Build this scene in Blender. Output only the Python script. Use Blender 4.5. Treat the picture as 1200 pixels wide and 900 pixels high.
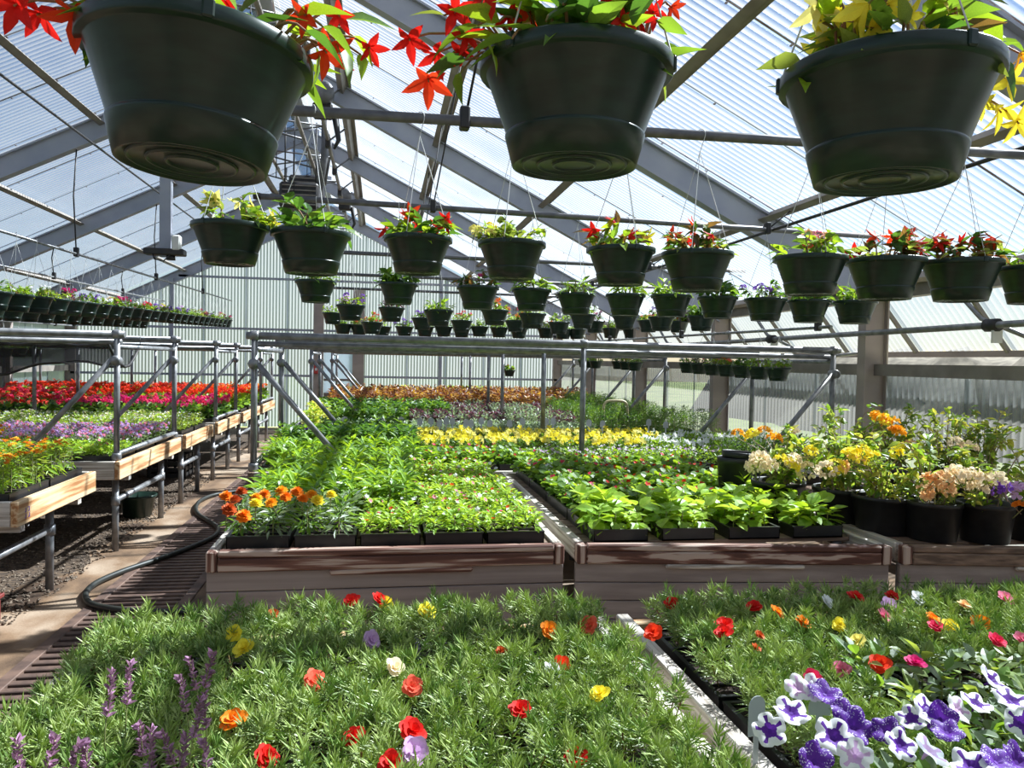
import bpy, math, random
import numpy as np
from mathutils import Matrix, Vector

S = bpy.context.scene
for o in list(bpy.data.objects):
    bpy.data.objects.remove(o)
COL = S.collection
PI = math.pi
rng = np.random.default_rng(7)
random.seed(7)

# ------------------------------------------------------------------ camera
FPX, CX, CY, H = 900.0, 600.0, 450.0, 1.64
_yaw, _pit, _rol = math.atan(155 / 900), -math.atan(27 / 900), 0.02
fw = np.array([math.sin(_yaw) * math.cos(_pit), math.cos(_yaw) * math.cos(_pit), math.sin(_pit)])
_rt = np.array([math.cos(_yaw), -math.sin(_yaw), 0.0])
_up = np.cross(_rt, fw)
rt = math.cos(_rol) * _rt + math.sin(_rol) * _up
up = -math.sin(_rol) * _rt + math.cos(_rol) * _up
CAM = np.array([0.0, 0.0, H])
cd = bpy.data.cameras.new('camera')
cam = bpy.data.objects.new('camera', cd)
COL.objects.link(cam)
cd.sensor_width = 36
cd.lens = FPX / 1200 * 36
cd.clip_start = 0.05
cd.clip_end = 300
cam.matrix_world = Matrix(((rt[0], up[0], -fw[0], 0), (rt[1], up[1], -fw[1], 0), (rt[2], up[2], -fw[2], H), (0, 0, 0, 1)))
S.camera = cam

# ------------------------------------------------------------------ light
SUN_AZ, SUN_EL = math.radians(66), math.radians(46)      # azimuth from +Y towards +X
w = bpy.data.worlds.new('world')
S.world = w
w.use_nodes = True
nt = w.node_tree
bg = nt.nodes['Background']
sky = nt.nodes.new('ShaderNodeTexSky')
sky.sky_type = 'NISHITA'
sky.sun_disc = False
sky.sun_elevation = SUN_EL
sky.sun_rotation = SUN_AZ
sky.air_density = 1.0
sky.dust_density = .5
sky.ozone_density = 1.5
nt.links.new(sky.outputs[0], bg.inputs[0])
bg.inputs[1].default_value = 0.095
sl = bpy.data.lights.new('sun', 'SUN')
sl.energy = 17.0
sl.angle = math.radians(0.9)
sl.color = (1.0, 0.95, 0.87)
so = bpy.data.objects.new('sun', sl)
COL.objects.link(so)
so.location = (20, 10, 20)
sd = Vector((math.sin(SUN_AZ) * math.cos(SUN_EL), math.cos(SUN_AZ) * math.cos(SUN_EL), math.sin(SUN_EL)))
so.rotation_euler = sd.to_track_quat('Z', 'Y').to_euler()
S.view_settings.view_transform = 'Standard'
S.view_settings.look = 'None'
S.view_settings.gamma = 1
S.view_settings.use_curve_mapping = False
S.view_settings.exposure = 0.45


# ------------------------------------------------------------------ pixel helpers (a pixel gives a direction only)
def ray(x, y):
    d = fw * FPX + rt * (x - CX) - up * (y - CY)
    return d / np.linalg.norm(d)


def atY(x, y, Y):
    d = ray(x, y)
    return CAM + d * (Y / d[1])


def atZ(x, y, Z):
    d = ray(x, y)
    return CAM + d * ((Z - H) / d[2])


def depth(p):
    return float((np.array(p) - CAM) @ fw)


# ------------------------------------------------------------------ materials
MATS = {}


def srgb(c):
    return tuple(((v / 255) / 12.92 if v / 255 <= .04045 else ((v / 255 + .055) / 1.055) ** 2.4) for v in c) + (1,)


def mat(name, c1, c2=None, rough=.5, metal=0., spec=.5, scale=(6, 6, 6), detail=4, bump=0., coat=0., lo=.35, hi=.65, c3=None, trans=0., tcol=None, bscale=None):
    m = bpy.data.materials.new(name)
    m.use_nodes = True
    n, l = m.node_tree.nodes, m.node_tree.links
    p = n['Principled BSDF']
    p.inputs['Roughness'].default_value = rough
    p.inputs['Metallic'].default_value = metal
    p.inputs['Specular IOR Level'].default_value = spec
    p.inputs['Coat Weight'].default_value = coat
    p.inputs['Coat Roughness'].default_value = .12
    p.inputs['Base Color'].default_value = srgb(c1)
    ramp = None
    if c2 or bump:
        tc = n.new('ShaderNodeTexCoord')
        mp = n.new('ShaderNodeMapping')
        mp.inputs['Scale'].default_value = scale
        l.new(tc.outputs['Object'], mp.inputs[0])
        nz = n.new('ShaderNodeTexNoise')
        nz.inputs['Scale'].default_value = 1
        nz.inputs['Detail'].default_value = detail
        l.new(mp.outputs[0], nz.inputs['Vector'])
        if c2:
            ramp = n.new('ShaderNodeValToRGB')
            e = ramp.color_ramp.elements
            e[0].position, e[1].position = lo, hi
            e[0].color, e[1].color = srgb(c1), srgb(c2)
            if c3:
                k = e.new((lo + hi) / 2)
                k.color = srgb(c3)
            l.new(nz.outputs[0], ramp.inputs[0])
            l.new(ramp.outputs[0], p.inputs['Base Color'])
        if bump:
            b = n.new('ShaderNodeBump')
            b.inputs['Strength'].default_value = bump
            b.inputs['Distance'].default_value = .01
            if bscale:
                nz2 = n.new('ShaderNodeTexNoise')
                nz2.inputs['Scale'].default_value = bscale
                nz2.inputs['Detail'].default_value = 3
                l.new(tc.outputs['Object'], nz2.inputs['Vector'])
                l.new(nz2.outputs[0], b.inputs['Height'])
            else:
                l.new(nz.outputs[0], b.inputs['Height'])
            l.new(b.outputs[0], p.inputs['Normal'])
    if trans:
        t = n.new('ShaderNodeBsdfTranslucent')
        t.inputs[0].default_value = srgb(tcol or c1)
        mx = n.new('ShaderNodeMixShader')
        mx.inputs[0].default_value = trans
        l.new(p.outputs[0], mx.inputs[1])
        l.new(t.outputs[0], mx.inputs[2])
        l.new(mx.outputs[0], n['Material Output'].inputs[0])
    MATS[name] = m
    return m


def sheet_mat(name, see, tint, tl, gloss=.08, axis=1, light_stripe=.0):
    """corrugated translucent sheet: partly clear, partly scattering, a little glossy"""
    m = bpy.data.materials.new(name)
    m.use_nodes = True
    n, l = m.node_tree.nodes, m.node_tree.links
    n.remove(n['Principled BSDF'])
    a = n.new('ShaderNodeBsdfTransparent')
    a.inputs[0].default_value = srgb(tint)
    t = n.new('ShaderNodeBsdfTranslucent')
    t.inputs[0].default_value = srgb(tl)
    d = n.new('ShaderNodeBsdfDiffuse')
    d.inputs[0].default_value = srgb(tl)
    g = n.new('ShaderNodeBsdfGlossy')
    g.inputs['Roughness'].default_value = .18
    m1 = n.new('ShaderNodeMixShader')
    m1.inputs[0].default_value = .35
    l.new(t.outputs[0], m1.inputs[1])
    l.new(d.outputs[0], m1.inputs[2])
    m2 = n.new('ShaderNodeMixShader')
    tc = n.new('ShaderNodeTexCoord')
    nz = n.new('ShaderNodeTexNoise')
    nz.inputs['Scale'].default_value = 1.3
    nz.inputs['Detail'].default_value = 4
    l.new(tc.outputs['Object'], nz.inputs['Vector'])
    mr = n.new('ShaderNodeMapRange')
    mr.inputs[1].default_value, mr.inputs[2].default_value = .3, .7
    mr.inputs[3].default_value, mr.inputs[4].default_value = see - .07, see + .07
    l.new(nz.outputs[0], mr.inputs[0])
    # refracted light stripes of the corrugation, painted in as varying clearness (pitch .07 m)
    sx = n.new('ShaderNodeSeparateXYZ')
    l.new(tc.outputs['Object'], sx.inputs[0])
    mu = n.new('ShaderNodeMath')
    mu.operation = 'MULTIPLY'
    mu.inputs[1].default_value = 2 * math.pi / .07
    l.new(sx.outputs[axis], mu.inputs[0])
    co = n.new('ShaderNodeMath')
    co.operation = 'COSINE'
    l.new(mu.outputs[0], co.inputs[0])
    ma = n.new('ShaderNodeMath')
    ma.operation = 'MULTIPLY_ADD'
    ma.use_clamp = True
    ma.inputs[1].default_value = light_stripe
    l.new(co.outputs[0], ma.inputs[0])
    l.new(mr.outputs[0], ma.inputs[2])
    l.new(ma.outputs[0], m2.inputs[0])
    l.new(m1.outputs[0], m2.inputs[1])
    l.new(a.outputs[0], m2.inputs[2])
    m3 = n.new('ShaderNodeMixShader')
    m3.inputs[0].default_value = gloss
    l.new(m2.outputs[0], m3.inputs[1])
    l.new(g.outputs[0], m3.inputs[2])
    l.new(m3.outputs[0], n['Material Output'].inputs[0])
    MATS[name] = m
    return m


sheet_mat('roof_sheet', .68, (220, 234, 248), (170, 176, 182), light_stripe=.26)
sheet_mat('wall_sheet', .5, (196, 204, 206), (120, 124, 126), light_stripe=.2)
sheet_mat('gable_sheet', .08, (205, 218, 228), (150, 158, 166), axis=0)
sheet_mat('vent_sheet', .5, (214, 224, 230), (132, 136, 140), light_stripe=.24)
mat('steel', (150, 154, 168), (166, 168, 178), rough=.55, metal=.15, scale=(3, 3, 3))
mat('steel_dark', (124, 116, 110), (146, 138, 130), rough=.6, metal=.1, scale=(5, 5, 5))
mat('post_paint', (150, 138, 132), (170, 156, 148), rough=.6, scale=(2, 2, 4))
mat('galv', (118, 118, 120), (150, 150, 152), rough=.42, metal=.5, scale=(14, 14, 14))
mat('galv_dark', (92, 92, 96), (116, 114, 116), rough=.45, metal=.4, scale=(14, 14, 14))
mat('iron', (42, 42, 46), (62, 58, 56), rough=.55, metal=.3, scale=(10, 10, 10))
mat('rust_strip', (118, 92, 78), (160, 146, 138), rough=.8, scale=(5, 5, 5), lo=.45, hi=.55)
mat('concrete', (66, 48, 34), (160, 140, 120), rough=.75, scale=(1.6, 1.0, 1), detail=9, bump=.25, lo=.38, hi=.6, c3=(124, 98, 74), bscale=60)
mat('gravel_bed', (44, 33, 26), (92, 74, 56), rough=.9, scale=(26, 26, 26), detail=5, bump=.6)
mat('stone', (70, 58, 48), (124, 108, 92), rough=.85, scale=(30, 30, 30))
mat('trench', (22, 19, 18), rough=.9)
mat('grate', (74, 58, 52), (112, 88, 76), rough=.65, metal=.1, scale=(9, 9, 9), bump=.15)
mat('hose', (28, 32, 30), (44, 46, 42), rough=.45, scale=(8, 8, 8))
WX, WY, WZ = (2.5, 60, 60), (60, 2.5, 60), (60, 60, 2.5)
for ax, sc in (('x', WX), ('y', WY), ('z', WZ)):
    mat('wood_new_' + ax, (160, 108, 64), (214, 184, 146), rough=.7, scale=tuple(v * .55 for v in sc), detail=5, lo=.4, hi=.56, c3=(198, 158, 114), bump=.1)
    mat('wood_grey_' + ax, (150, 138, 126), (206, 198, 188), rough=.8, scale=sc, detail=5, lo=.38, hi=.6, bump=.25)
    mat('wood_peel_' + ax, (86, 54, 44), (182, 162, 148), rough=.75, scale=tuple(v * .5 for v in sc), detail=6, lo=.46, hi=.56, c3=(122, 84, 70), bump=.35)
    mat('wood_paint_' + ax, (128, 116, 112), (154, 142, 136), rough=.7, scale=tuple(v * .4 for v in sc), detail=4, bump=.1)
    mat('wood_old_' + ax, (92, 74, 62), (140, 116, 98), rough=.8, scale=sc, detail=5, bump=.2)
mat('pot_green', (23, 39, 33), (30, 50, 42), rough=.3, spec=.4, scale=(5, 5, 18))
mat('pot_black', (26, 26, 28), (36, 36, 38), rough=.45, scale=(6, 6, 6))
mat('tray_black', (24, 24, 26), (34, 34, 36), rough=.4, scale=(9, 9, 9))
mat('tray_green', (52, 84, 76), rough=.4)
mat('soil', (36, 26, 20), (60, 44, 34), rough=.95, scale=(60, 60, 60), bump=.5)
mat('wire', (206, 206, 204), rough=.4)
mat('tag', (176, 184, 186), rough=.4)
mat('tag_white', (226, 226, 222), rough=.45)
mat('plastic_white', (214, 212, 206), rough=.5)
mat('red_box', (196, 58, 56), rough=.4)
mat('red_crate', (112, 46, 42), rough=.5)
mat('purple_ink', (104, 70, 160), rough=.6)
mat('cream_tube', (206, 192, 150), rough=.45)
mat('door_white', (208, 218, 232), rough=.5, trans=.5, tcol=(216, 228, 240))
mat('door_low', (132, 118, 112), rough=.6)
mat('grass', (92, 112, 66), (142, 146, 100), rough=.9, scale=(.6, .6, .6), c3=(120, 140, 76), detail=8)
mat('yard', (96, 92, 88), (138, 132, 124), rough=.9, scale=(3, 3, 3), detail=8)
mat('bank', (44, 46, 40), (92, 92, 84), rough=.95, scale=(4, 4, 4), detail=8)
m = mat('shade_cloth', (20, 20, 26), rough=.8)
n, l = m.node_tree.nodes, m.node_tree.links
tr = n.new('ShaderNodeBsdfTransparent')
mx = n.new('ShaderNodeMixShader')
mx.inputs[0].default_value = .3
l.new(n['Principled BSDF'].outputs[0], mx.inputs[1])
l.new(tr.outputs[0], mx.inputs[2])
l.new(mx.outputs[0], n['Material Output'].inputs[0])


def leafmat(name, c1, c2, tcol=None, tr=.38, rough=.42, spec=.45):
    t = tcol or tuple(min(255, int(v * f)) for v, f in zip(c2, (1.12, 1.12, .8)))
    mat(name, c1, c2, rough=rough, spec=spec, scale=(40, 40, 40), detail=2, trans=tr, tcol=t)


leafmat('leaf_bright', (106, 150, 38), (148, 184, 58), (184, 212, 46))
leafmat('leaf_lime', (132, 172, 50), (170, 200, 78), (206, 226, 70))
leafmat('leaf_mid', (78, 116, 44), (110, 146, 58), (144, 178, 48))
leafmat('leaf_dark', (48, 82, 40), (72, 110, 52), (96, 138, 42))
leafmat('leaf_port', (140, 166, 88), (190, 204, 134), (196, 210, 96), tr=.34)
leafmat('leaf_port_dark', (108, 140, 72), (148, 172, 100), (160, 186, 80), tr=.34)
leafmat('leaf_grey', (120, 138, 112), (158, 172, 146), (160, 180, 120))
leafmat('leaf_purple', (66, 46, 58), (98, 72, 82), (120, 70, 80))
leafmat('leaf_coleus', (150, 100, 44), (200, 156, 78), (214, 164, 60))
leafmat('leaf_coleus_dark', (92, 54, 40), (134, 84, 54), (160, 94, 50))
leafmat('leaf_yellow', (176, 176, 66), (214, 208, 110), (226, 220, 80))
leafmat('leaf_bronze', (70, 66, 40), (104, 90, 54), (150, 110, 50))
leafmat('leaf_olive', (98, 124, 58), (134, 152, 84), (176, 190, 70))
mat('stem', (110, 128, 66), (146, 140, 92), rough=.6, scale=(20, 20, 20))
mat('stem_red', (150, 92, 70), (126, 120, 66), rough=.6, scale=(20, 20, 20))
mat('stem_wood', (140, 118, 96), (176, 154, 130), rough=.8, scale=(20, 20, 20))
for nm, c in dict(red=(216, 34, 26), scarlet=(232, 66, 30), orange=(240, 140, 30), amber=(248, 176, 40), yellow=(248, 226, 66), pale=(240, 226, 130), white=(238, 238, 236), cream=(240, 222, 190), pink=(228, 130, 158), lilac=(214, 176, 216), magenta=(212, 38, 118), purple=(96, 44, 150), violet=(140, 84, 196), coral=(238, 110, 84), salvia=(196, 150, 184), salvia_dark=(150, 112, 134), peach=(240, 196, 140), hotpink=(226, 52, 96), rust=(196, 88, 36), lavender=(196, 160, 216)).items():
    mat('fl_' + nm, c, tuple(min(255, int(v * 1.06 + 6)) for v in c), rough=.6, spec=.25, scale=(60, 60, 60), detail=1, trans=.35, tcol=c)
# purple petunia petal with white flecks (its own pattern)
mat('fl_galaxy', (84, 34, 140), (236, 226, 242), rough=.55, spec=.25, scale=(11, 11, 11), detail=3, trans=.3, tcol=(110, 50, 170), lo=.57, hi=.63)

# ------------------------------------------------------------------ mesh helpers


class G:
    def __init__(s):
        s.V, s.F, s.M, s.S, s.n = [], [], [], [], 0

    def add(s, V, F, m=0, smooth=False):
        V = np.asarray(V, float)
        s.V.append(V)
        for f in F:
            s.F.append(tuple(int(i) + s.n for i in f))
        if isinstance(m, (int, np.integer)):
            s.M += [int(m)] * len(F)
        else:
            s.M += [int(i) for i in m]
        s.S += [smooth] * len(F)
        s.n += len(V)
        return s

    def box(s, c, d, m=0, R=None, bev=0.0):
        x, y, z = d[0] / 2, d[1] / 2, d[2] / 2
        V = np.array([(i, j, k) for i in (-x, x) for j in (-y, y) for k in (-z, z)])
        F = [(0, 1, 3, 2), (4, 6, 7, 5), (0, 4, 5, 1), (2, 3, 7, 6), (0, 2, 6, 4), (1, 5, 7, 3)]
        if bev:
            V, F = bevbox(x, y, z, bev)
        if R is not None:
            V = V @ np.array(R).T
        return s.add(V + np.array(c), F, m)

    def beam(s, p0, p1, wd, ht, m=0, bev=0.0):
        """box from p0 to p1; width wd horizontally, height ht"""
        p0, p1 = np.array(p0, float), np.array(p1, float)
        a = p1 - p0
        L = np.linalg.norm(a)
        a /= L
        b = np.cross((0, 0, 1), a)
        if np.linalg.norm(b) < 1e-4:
            b = np.array((0, 1, 0.))
        b /= np.linalg.norm(b)
        c = np.cross(a, b)
        return s.box((p0 + p1) / 2, (L, wd, ht), m, np.stack([a, b, c], 1), bev)

    def tube(s, pts, r, n=8, m=0, caps=True, r1=None):
        pts = np.asarray(pts, float)
        k = len(pts)
        T = np.gradient(pts, axis=0)
        T /= np.linalg.norm(T, axis=1)[:, None]
        u = np.cross(T[0], (0, 0, 1))
        if np.linalg.norm(u) < .05:
            u = np.cross(T[0], (0, 1, 0))
        V = []
        for i in range(k):
            u = u - T[i] * (u @ T[i])
            u /= np.linalg.norm(u)
            v = np.cross(T[i], u)
            rr = r if r1 is None else r + (r1 - r) * i / (k - 1)
            for j in range(n):
                a = 2 * PI * j / n
                V.append(pts[i] + rr * (math.cos(a) * u + math.sin(a) * v))
        F = [(i * n + j, i * n + (j + 1) % n, (i + 1) * n + (j + 1) % n, (i + 1) * n + j) for i in range(k - 1) for j in range(n)]
        s.add(V, F, m, True)
        if caps:
            s.F.append(tuple(s.n - k * n + j for j in range(n))[::-1])
            s.F.append(tuple(s.n - n + j for j in range(n)))
            s.M += [m, m]
            s.S += [False, False]
        return s

    def lathe(s, prof, n=24, c=(0, 0, 0), m=0, smooth=True, R=None):
        V = np.array([(r * math.cos(2 * PI * j / n), r * math.sin(2 * PI * j / n), z) for r, z in prof for j in range(n)])
        if R is not None:
            V = V @ np.array(R).T
        F = [(i * n + j, i * n + (j + 1) % n, (i + 1) * n + (j + 1) % n, (i + 1) * n + j) for i in range(len(prof) - 1) for j in range(n)]
        return s.add(V + np.array(c), F, m, smooth)

    def scat(s, tm, pos, yaw, pitch, roll, sc, m=0, smooth=False):
        V, F = scatter(tm, pos, yaw, pitch, roll, sc)
        if not isinstance(m, (int, np.integer)):
            m = np.repeat(np.asarray(m), len(tm[1]))
        return s.add(V, F, m, smooth)

    def mesh(s, name, mats, off=None):
        me = bpy.data.meshes.new(name)
        V = np.concatenate(s.V)
        if off is not None:
            V = V - np.array(off)
        me.from_pydata(V.tolist(), [], s.F)
        for k in mats:
            me.materials.append(MATS[k])
        if len(mats) > 1:
            me.polygons.foreach_set('material_index', s.M)
        me.polygons.foreach_set('use_smooth', s.S)
        me.update()
        return me

    def obj(s, name, mats, parent=None):
        """world-space geometry; children are shifted into their thing's frame"""
        if isinstance(mats, str):
            mats = [mats]
        off = None
        if parent is not None:
            off = np.array(woff(parent))
        return link(name, s.mesh(name, mats, off), parent)


def woff(o):
    v = np.array(o.location)
    while o.parent:
        o = o.parent
        v = v + np.array(o.location)
    return v


def bevbox(x, y, z, b):
    V, idx = [], {}
    for sx in (-1, 1):
        for sy in (-1, 1):
            for sz in (-1, 1):
                idx[sx, sy, sz] = len(V)
                V += [(sx * x, sy * (y - b), sz * (z - b)), (sx * (x - b), sy * y, sz * (z - b)), (sx * (x - b), sy * (y - b), sz * z)]
    F = []
    for a in (-1, 1):
        F.append([idx[a, p, q] for p, q in ((-1, -1), (1, -1), (1, 1), (-1, 1))])
        F.append([idx[p, a, q] + 1 for p, q in ((-1, -1), (1, -1), (1, 1), (-1, 1))])
        F.append([idx[p, q, a] + 2 for p, q in ((-1, -1), (1, -1), (1, 1), (-1, 1))])
    for a in (-1, 1):
        for c in (-1, 1):
            F.append([idx[-1, a, c] + 1, idx[1, a, c] + 1, idx[1, a, c] + 2, idx[-1, a, c] + 2])
            F.append([idx[a, -1, c] + 0, idx[a, 1, c] + 0, idx[a, 1, c] + 2, idx[a, -1, c] + 2])
            F.append([idx[a, c, -1] + 0, idx[a, c, 1] + 0, idx[a, c, 1] + 1, idx[a, c, -1] + 1])
    for k in idx.values():
        F.append([k, k + 1, k + 2])
    return np.array(V), F


def link(name, data, parent=None, loc=None, rotz=0.0, scale=None):
    o = bpy.data.objects.new(name, data)
    COL.objects.link(o)
    if parent is not None:
        o.parent = parent
    if loc is not None:
        o.location = [float(v) for v in loc]
    o.rotation_euler[2] = rotz
    if scale is not None:
        o.scale = (scale,) * 3 if not hasattr(scale, '__len__') else scale
    return o


def tag(o, label, cat, group=None):
    o['label'] = label
    o['category'] = cat
    if group:
        o['group'] = group
    return o


def thing(name, label, cat, loc, rotz=0.0, group=None):
    o = link(name, None, None, loc, rotz)
    o.empty_display_size = .05
    return tag(o, label, cat, group)


def struct(o):
    o['kind'] = 'structure'
    return o


def stuff(o):
    o['kind'] = 'stuff'
    return o


def scatter(tm, pos, yaw, pitch, roll, sc):
    V0, F0 = tm
    pos = np.asarray(pos, float)
    N = len(pos)
    yaw, pitch, roll = [np.broadcast_to(np.asarray(a, float), (N,)) for a in (yaw, pitch, roll)]
    sc = np.asarray(sc, float)
    if sc.ndim < 2:
        sc = np.repeat(np.broadcast_to(sc, (N,))[:, None], 3, 1)
    P = V0[None] * sc[:, None, :]
    cr, sr = np.cos(roll)[:, None], np.sin(roll)[:, None]
    x, y, z = P[..., 0], P[..., 1], P[..., 2]
    y, z = y * cr - z * sr, y * sr + z * cr
    cp, sp = np.cos(pitch)[:, None], np.sin(pitch)[:, None]
    x, z = x * cp - z * sp, x * sp + z * cp
    cy, sy = np.cos(yaw)[:, None], np.sin(yaw)[:, None]
    x, y = x * cy - y * sy, x * sy + y * cy
    V = np.stack([x, y, z], -1) + pos[:, None, :]
    k = len(V0)
    F = [tuple(i + b * k for i in f) for b in range(N) for f in F0]
    return V.reshape(-1, 3), F


# ---- leaf and petal templates: along +X, length 1
def leaf(wd=.5, fold=.1, droop=.2, prof=((.0, .06), (.2, .75), (.5, 1), (.8, .55), (1, 0))):
    V, F = [], []
    for t, p in prof:
        z = -droop * t * t
        V += [(t, 0, z), (t, p * wd / 2, z + fold * p), (t, -p * wd / 2, z + fold * p)]
    for i in range(len(prof) - 1):
        a, b = 3 * i, 3 * i + 3
        F += [(a, b, b + 1, a + 1), (a, a + 2, b + 2, b)]
    return np.array(V), F


def leaf2(wd=.5, fold=.08, droop=.1, at=.45):
    return np.array([(0, 0, 0), (at, wd / 2, fold), (1, 0, -droop), (at, -wd / 2, fold)]), [(0, 2, 1), (0, 3, 2)]


def needle(r=.058):
    V = [(0, 0, 0)] + [(.45, r * math.cos(a), r * math.sin(a)) for a in (0, 2.1, 4.2)] + [(1, 0, 0)]
    return np.array(V), [(0, 1, 2), (0, 2, 3), (0, 3, 1), (4, 2, 1), (4, 3, 2), (4, 1, 3)]


def ring(petal, spec):
    """spec: rows of (count, pitch, scale, z0, r0)"""
    g = G()
    for n_, pi_, sc_, z0, r0 in spec:
        a = np.arange(n_) * 2 * PI / n_ + rng.uniform(0, 6)
        pos = np.stack([r0 * np.cos(a), r0 * np.sin(a), np.full(n_, z0)], 1)
        g.scat(petal, pos, a, pi_ + rng.normal(0, .08, n_), rng.normal(0, .15, n_), sc_ * rng.uniform(.9, 1.1, n_))
    return np.concatenate(g.V), g.F


L_OVAL = leaf(.5)
L_WIDE = leaf(.78, .08, .15)
L_LANCE = leaf(.3, .06, .3)
L_BEG = leaf(.46, .1, .25, ((0, .1), (.12, .7), (.35, 1), (.65, .62), (.85, .25), (1, 0)))
L_SIMPLE = leaf2(.5)
L_NARROW = leaf2(.28, .04, .15)
L_ROUND = leaf(.95, .05, .08, ((0, .25), (.25, .9), (.6, 1), (.9, .6), (1, .1)))
P_PET = leaf2(.75, .04, -.06, .6)
P_THIN = leaf2(.4, .03, .05, .55)
P_ROUND = leaf(.9, .03, -.05, ((0, .15), (.35, .75), (.75, 1), (1, .35)))
NEED = needle()
F_FIVE = ring(P_PET, [(5, .35, 1, 0, 0)])
F_DAISY = ring(P_THIN, [(9, .12, 1, 0, 0), (7, .5, .7, .05, 0)])
F_POM = ring(P_PET, [(9, .0, 1, 0, 0), (8, .4, .9, .1, 0), (7, .8, .75, .15, 0), (4, 1.2, .6, .2, 0)])
F_POM_S = ring(P_PET, [(6, .1, 1, 0, 0), (5, .7, .8, .12, 0)])
F_PORT = ring(P_ROUND, [(6, .15, 1, 0, 0), (6, .5, .85, .06, 0), (5, .9, .6, .1, 0)])
F_BELL = ring(leaf(.4, .06, .25), [(5, .75, 1, 0, 0)])
F_TINY = ring(P_PET, [(4, .3, 1, 0, 0)])


def umbel(k, r, petal_r, tm=None):
    g = G()
    ph = np.arccos(rng.uniform(.05, 1, k))
    a = rng.uniform(0, 2 * PI, k)
    pos = np.stack([r * np.sin(ph) * np.cos(a), r * np.sin(ph) * np.sin(a), r * np.cos(ph)], 1)
    g.scat(tm or F_TINY, pos, a, -ph, 0 * a, petal_r)
    return np.concatenate(g.V), g.F


F_UMBEL = umbel(14, .75, .42)
F_UMBEL_S = umbel(8, .7, .5, ring(P_PET, [(3, .2, 1, 0, 0)]))

# ================================================================== STRUCTURE
RX, RZ, SL = -1.22, 5.02, .5          # ridge X, rafter centre line at the ridge, slope
XR, XL = 4.25, -6.69
BAY = 3.05
Y0, YB = -2 * BAY, 6 * BAY


def zr(x):
    return RZ - SL * abs(x - RX)


def corr(o, u, v, nrm, Lu, Lv, pitch=.07, amp=.009, spw=8, Lfun=None):
    """corrugated sheet from o: waves across u, ribs along v"""
    o, u, v, nrm = [np.array(a, float) for a in (o, u, v, nrm)]
    k = max(2, int(round(Lu / pitch * spw)))
    V, F = [], []
    for i in range(k + 1):
        s_ = Lu * i / k
        p = o + u * s_ + nrm * amp * math.cos(2 * PI * s_ / pitch)
        V += [p, p + v * (Lfun(s_) if Lfun else Lv)]
    for i in range(k):
        F.append((2 * i, 2 * i + 2, 2 * i + 3, 2 * i + 1))
    return V, F


# ---- floor with a drain trench down the aisle
GX0, GX1 = -1.84, -1.22
g = G()
for (a, b) in ((XL - .1, GX0), (GX1, XR + .1)):
    g.box(((a + b) / 2, (Y0 + YB) / 2, -.1), (b - a, YB - Y0, .2))
floor = struct(g.obj('floor', 'concrete'))
tr_ = struct(G().box(((GX0 + GX1) / 2, (Y0 + YB) / 2, -.21), (GX1 - GX0 + .02, YB - Y0, .04)).obj('trench_bed', 'trench', floor))
# gravel strips under the left benches
gb = G()
k = 60
xs = np.linspace(XL + .1, -2.35, 26)
ys = np.linspace(3.2, YB - .3, k)
Vg = [(x + (.12 * math.sin(y * 2.1) + .1 * math.sin(y * 5.3) if i == 25 else 0), y, .006 if 0 < i < 25 else .001) for i, x in enumerate(xs) for y in ys]
gb.add(Vg, [(i * k + j, (i + 1) * k + j, (i + 1) * k + j + 1, i * k + j + 1) for i in range(25) for j in range(k - 1)], 0, True)
gravel = struct(gb.obj('gravel_bed', 'gravel_bed', floor))
oct_ = (np.array([(1, 0, 0), (-1, 0, 0), (0, 1, 0), (0, -1, 0), (0, 0, .6), (0, 0, -.6)]), [(0, 2, 4), (2, 1, 4), (1, 3, 4), (3, 0, 4), (2, 0, 5), (1, 2, 5), (3, 1, 5), (0, 3, 5)])
N = 5200
pos = np.stack([-2.15 - np.abs(rng.normal(0, .9, N)), rng.uniform(4.8, 11, N), rng.uniform(.004, .014, N)], 1)
gs = G().scat(oct_, pos, rng.uniform(0, 6, N), rng.normal(0, .3, N), rng.normal(0, .3, N), rng.uniform(.006, .016, N))
st = stuff(gs.obj('loose_gravel', 'stone'))
tag(st, 'loose grey brown gravel scattered under the left benches', 'gravel')

# ---- drain grate: side bars and slats
gr = thing('drain_grate', 'rust brown slatted drain grate running along the aisle', 'grate', ((GX0 + GX1) / 2, 6.5, 0))
for x in (GX0 + .03, GX1 - .03):
    G().box((x, 6.5, -.008), (.07, 10, .035), bev=.004).obj('side_bar', 'grate', gr)
sm = G().box((0, 0, 0), (GX1 - GX0 - .12, .05, .024), bev=.004).mesh('slat', ['grate'])
y = 1.55
while y < 11.45:
    link('slat', sm, gr, (0, y - 6.5, -.008))
    y += .088

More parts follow.
